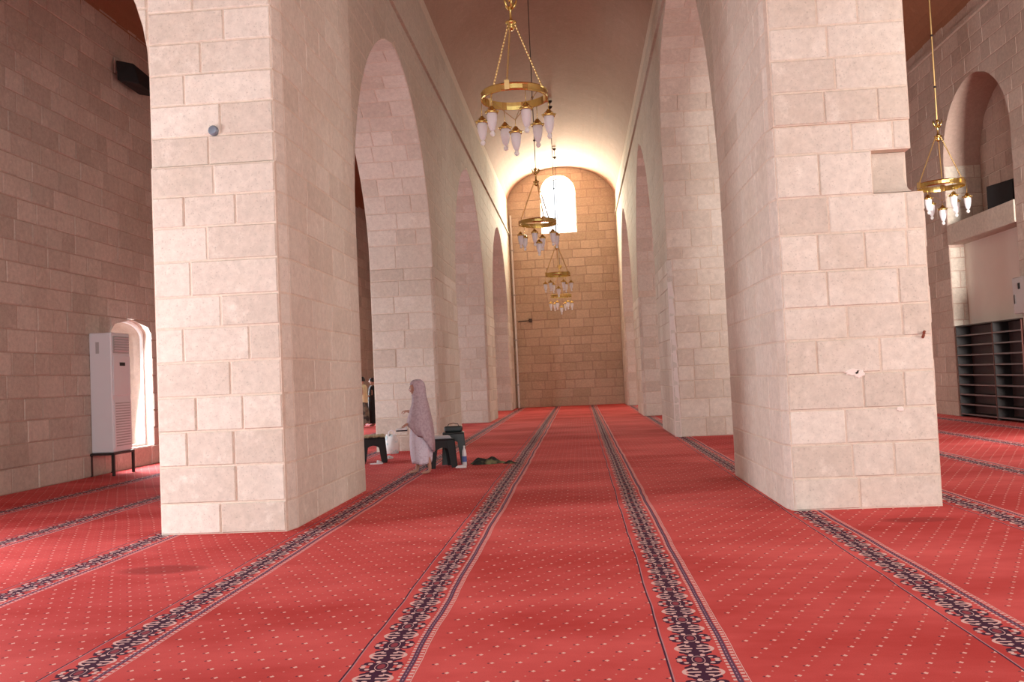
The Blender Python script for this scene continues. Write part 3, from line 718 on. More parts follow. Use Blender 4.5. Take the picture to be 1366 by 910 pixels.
# right wall with the tall arched recess
RW = Arch(18.68, 22.0, 5.95, 7.60, 2.0)
wr = strips(lambda y, z: (WR, y, z), lambda y, z: (WR + 1.2, y, z), -7, YE + 1, [RW], 0, 9.6, M['mortar_dark'], 'wall_right')
struct(wr)
def wr_reg(za, zb):
    if za < RW.top - 1e-3: return [(lambda z: 16.5, RW.lo), (RW.hi, lambda z: 27.0)]
    return [(lambda z: 16.5, lambda z: 27.0)]
b = blocks(lambda s, z, d: (WR - d, s, z), wr_reg, 0, 9.2, random.Random(51), 0.36, (0.4, 0.9), gap=0.007, proud=(0.003, 0.006))
emit(b, M['stone_wall'], wr, limit=290)
# recess: jamb facing the camera, dark back wall above the lintel, white plastered panel below
m = MB(); m.box(9.75, 9.95, 18.6, 22.1, 4.0, 7.8); m.box(9.26, 9.9, 18.6, 22.05, 0, 4.06)
o = struct(m.build('wall_recess', M['plaster']));
bb = blocks(lambda s, z, d: (9.745 - d, s, z), lambda a, b_: [(lambda z: 18.7, lambda z: 21.98)], 4.5, 7.6, random.Random(52), 0.36, (0.4, 0.9))
emit(bb, M['stone_wall'], o, limit=120)
bb = blocks(lambda s, z, d: (s, 21.995 - d, z), lambda a, b_: [(lambda z: WR + 0.01, lambda z: 9.74)] if za_ok(a) else [], 0, 6.0, random.Random(53), 0.36, (0.3, 0.5)) if False else []
P_j = lambda s, z, d: (s, 22.0 - d, z)
bb = blocks(P_j, lambda a, b_: [(lambda z: WR + 0.005, lambda z: 9.25)], 0, 4.0, random.Random(53), 0.36, (0.2, 0.45)) + \
     blocks(P_j, lambda a, b_: [(lambda z: WR + 0.005, lambda z: 9.74)], 4.55, 5.95, random.Random(54), 0.36, (0.3, 0.6))
emit(bb, M['stone'], o, 'jamb_stone', limit=100)
m = MB(); m.box(8.87, 9.74, 18.69, 21.99, 4.06, 4.52)
o = m.build('stone_lintel', M['stone']); bevel(o, 0.015); tag(o, 'long stone lintel across the arched recess in the right wall', 'lintel')
# string courses of the right wall
for nm, z in (('trim_3', 8.78),):
    m = MB(); m.box(WR - 0.06, WR, 15.0, YE, z, z + 0.08); struct(m.build(nm, M['stone_wall']))

# ------------------------------------------------------------------ chandeliers
def make_chandelier():
    root = empty('chandelier', (0, 0, 0), 'x', 'chandelier', 'brass ring chandeliers')
    R = 0.42
    n = 40
    m = MB(); rings = []
    prof = [(R, -0.05), (R + 0.009, -0.036), (R + 0.004, -0.026), (R + 0.004, 0.026), (R + 0.009, 0.036), (R, 0.05), (R - 0.012, 0.05), (R - 0.014, 0), (R - 0.012, -0.05)]
    vv = [(r * cos(2 * PI * k / n), r * sin(2 * PI * k / n), z) for k in range(n) for r, z in prof]
    q = len(prof); fs = [(k * q + j, k * q + (j + 1) % q, ((k + 1) % n) * q + (j + 1) % q, ((k + 1) % n) * q + j) for k in range(n) for j in range(q)]
    m.add(vv, [f[::-1] for f in fs]); m.build('ring', M['brass'], root, smooth=False)
    # hub, crown and stem
    m = MB(); m.lathe([(0.0, 0.84), (0.03, 0.85), (0.055, 0.88), (0.03, 0.91), (0.07, 0.93), (0.075, 0.95), (0.03, 0.97), (0.015, 1.0), (0.015, 1.12), (0.03, 1.14), (0.015, 1.16), (0.0, 1.17)])
    m.build('hub', M['brass'], root, smooth=True)
    m = MB()
    for k in range(5):
        a = 2 * PI * k / 5; m.tube([(0.02 * cos(a), 0.02 * sin(a), 1.11), (0.06 * cos(a), 0.06 * sin(a), 1.16), (0.085 * cos(a), 0.085 * sin(a), 1.23), (0.07 * cos(a), 0.07 * sin(a), 1.27)], 0.012, 6, rr=[0.01, 0.018, 0.012, 0.004])
    m.lathe([(0.0, 1.20), (0.03, 1.22), (0.03, 1.25), (0.0, 1.28)], n=10)
    m.build('crown', M['brass'], root, smooth=True)
    for k in range(3):
        a = math.radians(-98 + 120 * k); m = MB(); p0 = Vector((0.05 * cos(a), 0.05 * sin(a), 0.93)); p1 = Vector((R * cos(a), R * sin(a), 0.05))
        nl = 24
        for i in range(nl):     # rope-like chain of links
            A = p0.lerp(p1, i / nl); B = p0.lerp(p1, (i + 1.12) / nl); Mid = (A + B) / 2
            m.tube([A, A.lerp(Mid, .5), Mid, Mid.lerp(B, .5), B], 0.011, 6, rr=[0.006, 0.0125, 0.013, 0.0125, 0.006])
        m.box(p1.x - 0.03, p1.x + 0.03, p1.y - 0.03, p1.y + 0.03, -0.046, 0.07)
        m.build('chain', M['gold_rod'], root)
    def lamp(x, y, top, cord):
        h = 0
        f = MB(); f.tube([(x, y, top), (x, y, top - cord)], 0.004, 6)
        z = top - cord
        f.lathe([(0.0, z + 0.02), (0.02, z + 0.015), (0.03, z), (0.055, z - 0.03), (0.078, z - 0.055), (0.080, z - 0.075), (0.070, z - 0.08), (0.062, z - 0.055), (0.0, z - 0.03)], (x, y, 0), 14)
        for k in range(6):
            a = 2 * PI * k / 6; f.lathe([(0, 0.012), (0.016, 0.004), (0.016, -0.006), (0, -0.014)], (x + 0.075 * cos(a), y + 0.075 * sin(a), z - 0.05), 6)
        fx = f.build('lamp_cap', M['brass'], root, smooth=True)
        g_ = MB(); g_.lathe([(0.058, z - 0.065), (0.064, z - 0.10), (0.061, z - 0.16), (0.049, z - 0.225), (0.034, z - 0.272), (0.020, z - 0.290), (0.0, z - 0.295)], (x, y, 0), 14)
        g_.build('lamp_shade', M['frost'], fx, smooth=True)
        b_ = MB(); b_.lathe([(0.0, z - 0.285), (0.022, z - 0.298), (0.033, z - 0.325), (0.022, z - 0.352), (0, z - 0.362)], (x, y, 0), 10)
        b_.build('glass_ball', M['ball'], fx, smooth=True)
    for k in range(6):
        a = math.radians(-68 + 60 * k); lamp((R + 0.01) * cos(a), (R + 0.01) * sin(a), -0.045, 0.18)
    # centre lamp on three thin stays
    m = MB()
    for k in range(3):
        a = math.radians(-38 + 120 * k); m.tube([(R * cos(a), R * sin(a), 0), (0, 0, -0.30)], 0.004, 5)
    m.build('stays', M['gold_rod'], root)
    lamp(0, 0, -0.30, 0.10)
    return root
ch = make_chandelier()
spots = [(-0.65, 11.2, 4.93, 'nearest brass ring chandelier, large in the upper middle of the nave'),
         (-0.77, 20.4, 4.88, 'second brass ring chandelier of the nave, overlapping the bright far window'),
         (-0.55, 30.0, 4.74, 'third brass ring chandelier of the nave, small below the bright far window'),
         (-0.58, 36.4, 4.58, 'farthest and lowest-looking brass ring chandelier before the far wall'),
         (7.05, 17.6, 4.68, 'brass ring chandelier of the right aisle, in front of the arched recess')]
for i, (x, y, z, lb) in enumerate(spots):
    o = ch if i == 0 else dup(ch)
    o.location = (x, y, z); o['label'] = lb; o.rotation_euler.z = (0, 0.5, 1.1, 0.3, 0.75)[i]
    top = 10.62 if i < 4 else 10.6
    # each hangs on its own long suspension, part of the chandelier
    m = MB(); zt = top - z; m.tube([(0, 0, 1.2), (0, 0, zt)], 0.010 if i != 4 else 0.016, 6)
    m.build('suspension_rod', M['cable'] if i < 4 else M['gold_rod'], o)
    m = MB()
    for zz in (1.9, 2.9):
        m.lathe([(0, zz - 0.03), (0.028, zz - 0.012), (0.028, zz + 0.012), (0, zz + 0.03)], n=8)
    m.build('rod_joint', M['cable'], o)
    m = MB(); m.lathe([(0, zt - 0.1), (0.06, zt - 0.05), (0.08, zt)], n=12); m.build('ceiling_hook', M['iron'], o)

# ------------------------------------------------------------------ floor-standing air conditioner on its iron stand
st = empty('metal_stand', (-8.25, 15.33, 0), 'dark iron stand carrying the tall white air conditioner', 'stand')
m = MB(); m.box(-0.22, 0.22, -0.36, 0.36, 0.36, 0.40); m.build('frame_top', M['iron'], st)
for sx in (-0.2, 0.2):
    for sy in (-0.34, 0.34):
        m = MB(); m.box(sx - 0.02, sx + 0.02, sy - 0.02, sy + 0.02, 0, 0.37); m.build('leg', M['iron'], st)
ac = empty('air_conditioner', (-8.25, 15.33, 0.40), 'tall white floor-standing air conditioner beside the arched left window', 'air conditioner')
m = MB(); m.box(-0.20, 0.20, -0.32, 0.32, 0.0, 2.08); bevel(m.build('cabinet', M['ac'], ac), 0.02)
X0 = 0.20
m = MB(); m.box(X0, X0 + 0.012, -0.27, 0.27, 1.72, 2.02); o = m.build('air_outlet', M['ac_grey'], ac); o['label'] = 'grey louvred air outlet'
for k in range(6):
    mm = MB(); z = 1.75 + k * 0.045; mm.add([(X0 + .012, -.25, z), (X0 + .012, .25, z), (X0 + .03, .25, z + .02), (X0 + .03, -.25, z + .02), (X0 + .012, -.25, z + .008), (X0 + .012, .25, z + .008)], [(0, 1, 2, 3), (3, 2, 5, 4)]); mm.build('louvre', M['ac'], o)
m = MB(); m.box(X0, X0 + 0.018, -0.29, 0.29, 0.98, 1.68); bevel(m.build('front_panel', M['ac'], ac), 0.008)
m = MB(); m.box(X0 + 0.018, X0 + 0.024, -0.08, 0.10, 1.50, 1.56); m.build('display', M['black'], ac)
m = MB(); m.box(X0, X0 + 0.014, -0.29, 0.29, 0.06, 0.90); o = m.build('intake_grille', M['ac'], ac)
for k in range(17):
    mm = MB(); z = 0.10 + k * 0.046; mm.box(X0 + 0.010, X0 + 0.016, -0.25, 0.25, z, z + 0.020); mm.build('grille_slot', M['ac_grey'], o)
m = MB(); m.box(-0.08, -0.02, -0.325, -0.319, 1.72, 1.92); m.build('side_sticker', M['ac_grey'], ac)

# ------------------------------------------------------------------ loudspeakers
sp = empty('wall_speaker', (WL, 16.45, 7.15), 'black wedge-shaped loudspeaker high on the dark left wall', 'loudspeaker')
m = MB(); m.add([(0.12, -0.42, 0.12), (0.50, -0.30, 0.05), (0.52, 0.36, 0.0), (0.12, 0.42, 0.10), (0.10, -0.42, 0.50), (0.40, -0.34, 0.44), (0.46, 0.30, 0.34), (0.10, 0.42, 0.48)],
      [(0, 3, 2, 1), (4, 5, 6, 7), (0, 1, 5, 4), (1, 2, 6, 5), (2, 3, 7, 6), (3, 0, 4, 7)]); bevel(m.build('cabinet', M['black'], sp), 0.015)
m = MB(); m.box(0, 0.13, -0.06, 0.06, 0.2, 0.36); m.build('bracket', M['iron'], sp)
s2 = empty('ledge_speaker', (9.25, 19.66, 4.525), 'black loudspeaker standing on the stone lintel inside the arched recess', 'loudspeaker')
rt = Matrix.Rotation(0.25, 3, 'Z')
m = MB(); m.box(-0.20, 0.22, -0.42, 0.42, 0.0, 0.52, rot=rt); bevel(m.build('cabinet', M['black'], s2), 0.015)
m = MB(); m.box(-0.215, -0.20, -0.38, 0.38, 0.04, 0.48, rot=rt); m.build('grille', M['black'], s2)

# ------------------------------------------------------------------ shoe racks against the right wall
def shoe_rack(y0, y1, label):
    H_, D_ = 2.12, 0.34; x0 = 8.88; n = 9
    r = empty('shoe_rack', (x0, (y0 + y1) / 2, 0), label, 'shoe rack', 'shoe racks under the white panel'); hw = (y1 - y0) / 2
    for s, mt in ((1, 'rack_dark'), (-1, 'rack_red')):
        m = MB(); a, b_ = sorted((s * hw, s * (hw - 0.025))); m.box(0, D_, a, b_, 0, H_); m.build('side_panel', M[mt], r)
    m = MB(); m.box(D_ - 0.012, D_, -hw + .02, hw - .02, 0.02, H_ - .02); m.build('back_panel', M['rack_back'], r)
    m = MB(); m.box(0, D_, -hw, hw, H_ - 0.02, H_ + 0.005); m.build('top_panel', M['rack_dark'], r)
    for k in range(n):
        z = 0.06 + k * (H_ - 0.08) / n
        m = MB(); m.box(0.004, D_ - 0.01, -hw + .024, hw - .024, z, z + 0.018); sh = m.build('shelf', M['rack_dark'], r)
        m = MB(); m.box(-0.004, 0.004, -hw + .024, hw - .024, z - 0.006, z + 0.026); m.build('shelf_edge', M['rack_edge'], sh)
    return r
shoe_rack(20.02, 21.88, 'dark shoe rack at the left, nearest the far jamb of the recess')
shoe_rack(18.74, 20.0, 'dark shoe rack at the right, cut by the picture edge')
fb = empty('fuse_box', (8.88, 18.42, 2.2), 'pale grey metal fuse box on the right wall above the shoe rack', 'fuse box')
m = MB(); m.box(-0.16, 0.0, -0.42, 0.22, 0, 0.72); bevel(m.build('cabinet', M['box_grey'], fb), 0.012)
m = MB(); m.box(-0.175, -0.16, -0.39, 0.19, 0.03, 0.69); m.build('door', M['box_grey'], fb)
m = MB(); m.box(-0.19, -0.175, 0.09, 0.14, 0.20, 0.38); m.build('latch', M['cable'], fb)
m = MB(); m.box(-0.185, -0.175, -0.12, -0.04, 0.48, 0.60); m.build('warning_plate', M['black'], fb)

# ------------------------------------------------------------------ figures
def skin_body(name, joints, edges, mat, parent, root=0, sub=1):
    """one continuous skinned surface from joints [(x,y,z,r)] and edges"""
    me = bpy.data.meshes.new(name); me.from_pydata([j[:3] for j in joints], edges, []); me.materials.append(mat)
    o = bpy.data.objects.new(name, me); C.objects.link(o); o.parent = parent
    sk = o.modifiers.new('skin', 'SKIN'); sk.use_smooth_shade = True
    lay = me.skin_vertices[0].data
    for i, j in enumerate(joints):
        r = j[3]; r = r if isinstance(r, tuple) else (r, r)
        lay[i].radius = r; lay[i].use_root = (i == root)
    if sub:
        s = o.modifiers.new('sub', 'SUBSURF'); s.levels = sub; s.render_levels = sub
    return o
def hand(J, E, wrist, palm_dir, side, curl, s=1.0):
    """adds a palm, four fingers and a thumb to joint list; wrist = index"""
    w = Vector(J[wrist][:3]); d = Vector(palm_dir).normalized(); sd = Vector(side).normalized(); cu = Vector(curl).normalized()
    p = w + d * 0.045 * s; J.append((*p, (0.026 * s, 0.014 * s))); E.append((wrist, len(J) - 1)); pi_ = len(J) - 1
    for k, (off, ln) in enumerate(((-0.024, 0.055), (-0.008, 0.062), (0.008, 0.058), (0.023, 0.046))):
        b0 = w + d * 0.072 * s + sd * off * s; b1 = b0 + (d * 0.75 + cu * 0.5) * ln * 0.5 * s; b2 = b1 + (d * 0.3 + cu * 0.9) * ln * 0.5 * s
        prev = pi_
        for q in (b0, b1, b2):
            J.append((*q, 0.0078 * s)); E.append((prev, len(J) - 1)); prev = len(J) - 1
    t0 = w + d * 0.03 * s - sd * 0.028 * s + cu * 0.008; t1 = t0 + (d * 0.6 - sd * 0.5 + cu * 0.4) * 0.035 * s; prev = pi_
    for q in (t0, t1, t1 + (d * 0.7 + cu * 0.5) * 0.025 * s):
        J.append((*q, 0.0085 * s)); E.append((prev, len(J) - 1)); prev = len(J) - 1
def head_mesh(cx, cy, cz, s, faceyaw):
    """head with brow, nose, mouth, chin and ears; faces local -X turned by faceyaw"""
    m = MB(); nu, nv = 28, 22; rows = []
    for j in range(nv + 1):
        ph = PI * j / nv; row = []
        for i in range(nu):
            th = 2 * PI * i / nu; x, y, z = sin(ph) * cos(th), sin(ph) * sin(th), cos(ph)
            X, Y, Z = x * 0.095, y * 0.075, z * 0.115
            if z < 0: Y *= 1 - 0.28 * (-z) ** 1.3; X *= 1 - 0.12 * (-z)
            f = max(0, -x)                       # front
            if f > 0.3:
                g1 = math.exp(-(Y / 0.011) ** 2)
                X -= 0.020 * g1 * math.exp(-((Z + 0.018) / 0.016) ** 2) + 0.008 * g1 * math.exp(-((Z) / 0.02) ** 2)   # nose
                for sy in (-1, 1): X += 0.010 * math.exp(-((Y - sy * 0.031) / 0.014) ** 2 - ((Z - 0.008) / 0.012) ** 2)   # eye sockets
                X -= 0.005 * math.exp(-(Y / 0.022) ** 2 - ((Z + 0.050) / 0.008) ** 2)    # lips
                X += 0.003 * math.exp(-(Y / 0.020) ** 2 - ((Z + 0.064) / 0.007) ** 2)
                X -= 0.007 * math.exp(-(Y / 0.02) ** 2 - ((Z + 0.085) / 0.014) ** 2)     # chin
                X -= 0.004 * math.exp(-((Z - 0.028) / 0.010) ** 2)                        # brow
            if abs(y) > 0.93 and abs(z) < 0.35: Y *= 1.10
            row.append(Vector((X, Y, Z)))
        rows.append(row)
    R = Matrix.Rotation(faceyaw, 3, 'Z')
    m.loft([[R @ (p * s) + Vector((cx, cy, cz)) for p in row] for row in rows], False)
    return m
def face_details(cx, cy, cz, s, yaw, parent, brow='hair'):
    R = Matrix.Rotation(yaw, 3, 'Z'); o_ = Vector((cx, cy, cz))
    for sy in (-1, 1):
        m = MB(); c = Vector((-0.084, sy * 0.030, 0.008)); m.lathe([(0, -0.006), (0.006, -0.003), (0.007, 0), (0.006, 0.003), (0, 0.006)], (0, 0, 0), 8)
        m.v = [tuple(R @ (Vector(v) * 1.3 * s + c * s) + o_) for v in m.v]; m.build('eye', M['hair'], parent, smooth=True)
        m = MB(); m.tube([(-0.086, sy * 0.016, 0.028), (-0.088, sy * 0.030, 0.034), (-0.078, sy * 0.044, 0.030)], 0.003, 5)
        m.v = [tuple(R @ (Vector(v) * s) + o_) for v in m.v]; m.build('eyebrow', M['hair'], parent)
    m = MB(); m.tube([(-0.092, -0.018, -0.050), (-0.098, 0, -0.049), (-0.092, 0.018, -0.050)], 0.0035, 5)
    m.v = [tuple(R @ (Vector(v) * s) + o_) for v in m.v]; m.build('lips', M['rust'], parent)

def merge_head(body, hm):
    """add the head to the body's own mesh after applying its modifiers, so the body stays one mesh"""
    dg = bpy.context.evaluated_depsgraph_get(); ev = body.evaluated_get(dg); me = bpy.data.meshes.new_from_object(ev)
    bm = bmesh.new(); bm.from_mesh(me); vs_ = [bm.verts.new(v) for v in hm.v]
    for f in hm.f:
        try: bm.faces.new([vs_[i] for i in f]).smooth = True
        except ValueError: pass
    bm.to_mesh(me); bm.free(); body.modifiers.clear(); body.data = me
    return body

# --- the veiled girl, walking to the left
GX, GY = -2.42, 13.50
girl = empty('person', (GX, GY, 0), 'girl in a long lilac-white prayer veil and skirt walking left, shoes in hand', 'person')
J = [(0, 0, 0.74, (0.085, 0.11)), (0, 0, 0.86, (0.075, 0.10)), (-0.005, 0, 1.00, (0.08, 0.12)), (-0.005, 0, 1.09, (0.06, 0.09)), (-0.015, 0, 1.16, 0.042), (-0.025, 0, 1.22, 0.04)]
E = [(0, 1), (1, 2), (2, 3), (3, 4), (4, 5)]
def chain(start, pts):
    prev = start
    for p in pts: J.append(p); E.append((prev, len(J) - 1)); prev = len(J) - 1
    return prev
# legs: trailing leg to the right (+X), leading to the left
chain(0, [(0.01, -0.07, 0.68, 0.075), (0.02, -0.07, 0.42, 0.052), (0.10, -0.07, 0.24, 0.044), (0.125, -0.07, 0.07, 0.028), (0.10, -0.07, 0.03, 0.028), (0.03, -0.07, 0.022, 0.024), (-0.01, -0.07, 0.018, 0.018)])
chain(0, [(-0.01, 0.07, 0.68, 0.075), (-0.06, 0.07, 0.40, 0.052), (-0.075, 0.07, 0.24, 0.044), (-0.09, 0.07, 0.07, 0.028), (-0.11, 0.07, 0.035, 0.028), (-0.18, 0.07, 0.022, 0.024), (-0.22, 0.07, 0.018, 0.018)])
wa = chain(3, [(0.02, -0.10, 1.07, 0.038), (0.06, -0.14, 0.88, 0.032), (-0.03, -0.14, 0.80, 0.028), (-0.18, -0.14, 0.76, 0.022)])
hand(J, E, wa, (-1, 0.05, -0.35), (0, 1, 0), (0, 0.1, -1), 0.85)
wb = chain(3, [(0.0, 0.10, 1.07, 0.038), (0.0, 0.15, 0.89, 0.032), (-0.08, 0.13, 0.90, 0.028), (-0.21, 0.06, 0.95, 0.022)])
hand(J, E, wb, (-1, -0.1, 0.0), (0, 1, 0.2), (0, 0, -1), 0.85)
body = skin_body('body', J, E, M['skin'], girl)
merge_head(body, head_mesh(-0.062, 0, 1.285, 0.93, 0.0))
face_details(-0.062, 0, 1.285, 0.93, 0.0, body)
def garment(rings, seed, fold=0.05, nf=9, n=56, openf=None):
    """rings: (z, xfront, xback, half width y, fold amount)"""
    m = MB(); rs = []; rg = random.Random(seed); phs = [rg.uniform(0, 6.28) for _ in range(4)]
    for z, xf, xb, hy, fa in rings:
        c = (xf + xb) / 2; a = (xb - xf) / 2; row = []
        for k in range(n):
            t = 2 * PI * k / n
            w_ = 1 + fa * (0.6 * sin(nf * t + phs[0] + z * 1.5) + 0.4 * sin((nf * 2 + 1) * t + phs[1] - z * 3))
            row.append(Vector((c + a * w_ * cos(t), hy * w_ * sin(t), z + (0.012 * sin(3 * t + phs[2]) if fa > 0.03 else 0))))
        rs.append(row)
    m.loft(rs, False); return m
sk = garment([(0.88, -0.10, 0.10, 0.12, 0.02), (0.78, -0.13, 0.13, 0.15, 0.03), (0.62, -0.165, 0.16, 0.17, 0.05), (0.45, -0.175, 0.165, 0.18, 0.06), (0.30, -0.165, 0.15, 0.185, 0.07), (0.20, -0.15, 0.14, 0.185, 0.08), (0.16, -0.135, 0.13, 0.18, 0.08)], 3, nf=8)
o = sk.build('skirt', M['skirt'], girl, smooth=True); so = o.modifiers.new('s', 'SOLIDIFY'); so.thickness = 0.006; o['label'] = 'pale bluish-white long skirt'
vr = [(1.420, -0.05, 0.00, 0.02, 0), (1.412, -0.09, 0.03, 0.045, 0), (1.39, -0.12, 0.055, 0.068, 0), (1.365, -0.135, 0.07, 0.080, 0), (1.345, -0.142, 0.078, 0.086, 0), (1.32, -0.146, 0.083, 0.090, 0), (1.295, -0.148, 0.086, 0.092, 0),
      (1.27, -0.148, 0.088, 0.092, 0), (1.245, -0.146, 0.09, 0.092, 0), (1.22, -0.142, 0.09, 0.092, 0), (1.195, -0.125, 0.092, 0.095, 0.005), (1.16, -0.11, 0.097, 0.105, 0.01), (1.12, -0.115, 0.105, 0.135, 0.015), (1.05, -0.125, 0.12, 0.175, 0.025), (0.95, -0.155, 0.135, 0.215, 0.03), (0.85, -0.185, 0.155, 0.235, 0.04), (0.75, -0.205, 0.17, 0.24, 0.05), (0.68, -0.19, 0.18, 0.235, 0.06), (0.60, -0.12, 0.185, 0.22, 0.07), (0.55, -0.06, 0.185, 0.21, 0.08)]
vm_ = garment(vr, 5, nf=7)
# the hem hangs lower at the back than over the arms: shift the last rings
n_ = 56; nr = len(vr)
for ring_i, drop in ((nr - 3, 0.05), (nr - 2, 0.12), (nr - 1, 0.22)):
    for k in range(n_):
        i = ring_i * n_ + k; x, y, z = vm_.v[i]; t = cos(2 * PI * k / n_); vm_.v[i] = (x, y, z - drop * max(0, t) * 1.0 + 0.06 * max(0, -t))
keep = []      # the face stays open
for f in vm_.f:
    c = sum((Vector(vm_.v[i]) for i in f), Vector()) / len(f)
    if 1.205 < c.z < 1.352 and c.x < -0.062 - 0.4 * abs(c.z - 1.285): continue
    keep.append(f)
vm_.f = keep; vm_.r = [0.5] * len(keep)
o = vm_.build('veil', M['veil'], girl, smooth=True); so = o.modifiers.new('s', 'SOLIDIFY'); so.thickness = 0.006; o['label'] = 'lilac-grey head veil falling past the elbows'
shoes = empty('shoe', (GX - 0.27, GY - 0.14, 0.665), 'black and white shoe held by its heel in the walking girl\'s hand', 'shoe')
m = MB(); rr = []
for k in range(9):
    t = k / 8; x = -0.08 + 0.16 * t; wd = 0.036 * (1 - 0.9 * abs(t - 0.45) ** 2.2); hh = 0.02 + 0.03 * t
    rr.append([(x, wd * cos(a), 0.012 + hh * max(0, sin(a)) + 0.006 * min(0, sin(a))) for a in [2 * PI * q / 14 for q in range(14)]])
m.loft(rr); m.build('upper', M['white'], shoes, smooth=True)
m = MB(); m.loft([[(x_, wd * s_, z_) for s_, z_ in ((-1, -0.008), (1, -0.008), (1, 0.012), (-1, 0.012))] for x_, wd in ((-0.084, 0.02), (-0.05, 0.036), (0, 0.034), (0.05, 0.031), (0.082, 0.022))]); m.build('sole', M['black'], shoes)

# --- two adults standing far back in the left aisle
def adult(x, y, label, face, shirt, trous, long_robe, hh=1.58, seed=1):
    k = hh / 1.70; p = empty('person', (x, y, 0), label, 'person'); global J, E
    J = [(0, 0, 0.92, (0.12, 0.14)), (0, 0, 1.05, (0.10, 0.13)), (0, 0, 1.25, (0.11, 0.16)), (0, 0, 1.38, (0.08, 0.12)), (-0.01, 0, 1.45, 0.055), (-0.015, 0, 1.50, 0.05)]
    E = [(0, 1), (1, 2), (2, 3), (3, 4), (4, 5)]
    for s in (-1, 1):
        chain(0, [(0, s * 0.10, 0.84, 0.09), (-0.01, s * 0.11, 0.48, 0.06), (0.0, s * 0.11, 0.10, 0.038), (-0.05, s * 0.115, 0.035, 0.036), (-0.15, s * 0.12, 0.025, 0.028)])
        wv = chain(3, [(0, s * 0.18, 1.36, 0.055), (0.01, s * 0.22, 1.10, 0.042), (-0.18, s * 0.17, 1.06, 0.028)])
        hand(J, E, wv, (-1, -0.1 * s, 0.1), (0, 1, 0), (0, 0, -1), 1.0)
    J = [(a * k, b_ * k, c * k, tuple(q * k for q in r) if isinstance(r, tuple) else r * k) for a, b_, c, r in J]
    bd = skin_body('body', J, E, M['skin'], p); merge_head(bd, head_mesh(-0.03 * k, 0, 1.585 * k, 1.0 * k, 0)); face_details(-0.03 * k, 0, 1.585 * k, k, 0, bd)
    hm = MB(); rows = []
    for j in range(12):
        ph = PI * 0.62 * j / 11; rows.append([Vector((0.0 + sin(ph) * cos(t) * 0.105 - 0.012, sin(ph) * sin(t) * 0.088, 1.60 + cos(ph) * 0.118 + (0.05 * max(0, -cos(t)) if ph > 1.2 else 0))) * k for t in [2 * PI * q / 20 for q in range(20)]])
    hm.loft(rows, False); hm.build('hair', M['hair'], p, smooth=True)
    if long_robe:
        gm = garment([(1.44, -0.09, 0.09, 0.13, .01), (1.36, -0.14, 0.14, 0.23, .02), (1.15, -0.17, 0.16, 0.25, .03), (0.9, -0.18, 0.18, 0.24, .04), (0.5, -0.19, 0.20, 0.25, .06), (0.10, -0.21, 0.22, 0.27, .07)], seed)
        gm.v = [tuple(Vector(v) * k) for v in gm.v]; gm.build('robe', M[shirt], p, smooth=True)
    else:
        gm = garment([(1.45, -0.08, 0.08, 0.10, .01), (1.38, -0.13, 0.13, 0.21, .02), (1.15, -0.15, 0.14, 0.21, .03), (0.92, -0.15, 0.15, 0.20, .03), (0.84, -0.16, 0.16, 0.21, .04)], seed)
        gm.v = [tuple(Vector(v) * k) for v in gm.v]; gm.build('shirt', M[shirt], p, smooth=True)
        gm = garment([(0.95, -0.13, 0.13, 0.18, .02), (0.6, -0.17, 0.17, 0.22, .06), (0.12, -0.20, 0.20, 0.24, .08)], seed + 1)
        gm.v = [tuple(Vector(v) * k) for v in gm.v]; gm.build('skirt', M[trous], p, smooth=True)
    return p
adult(-6.90, 28.3, 'far figure in a cream top and dark patterned skirt between the piers', 0, 'yellow_shirt', 'camo', False, 1.60, 11)
adult(-6.72, 28.95, 'far figure in a long black robe behind the one in the cream top', 0, 'black', 'black', True, 1.56, 12)

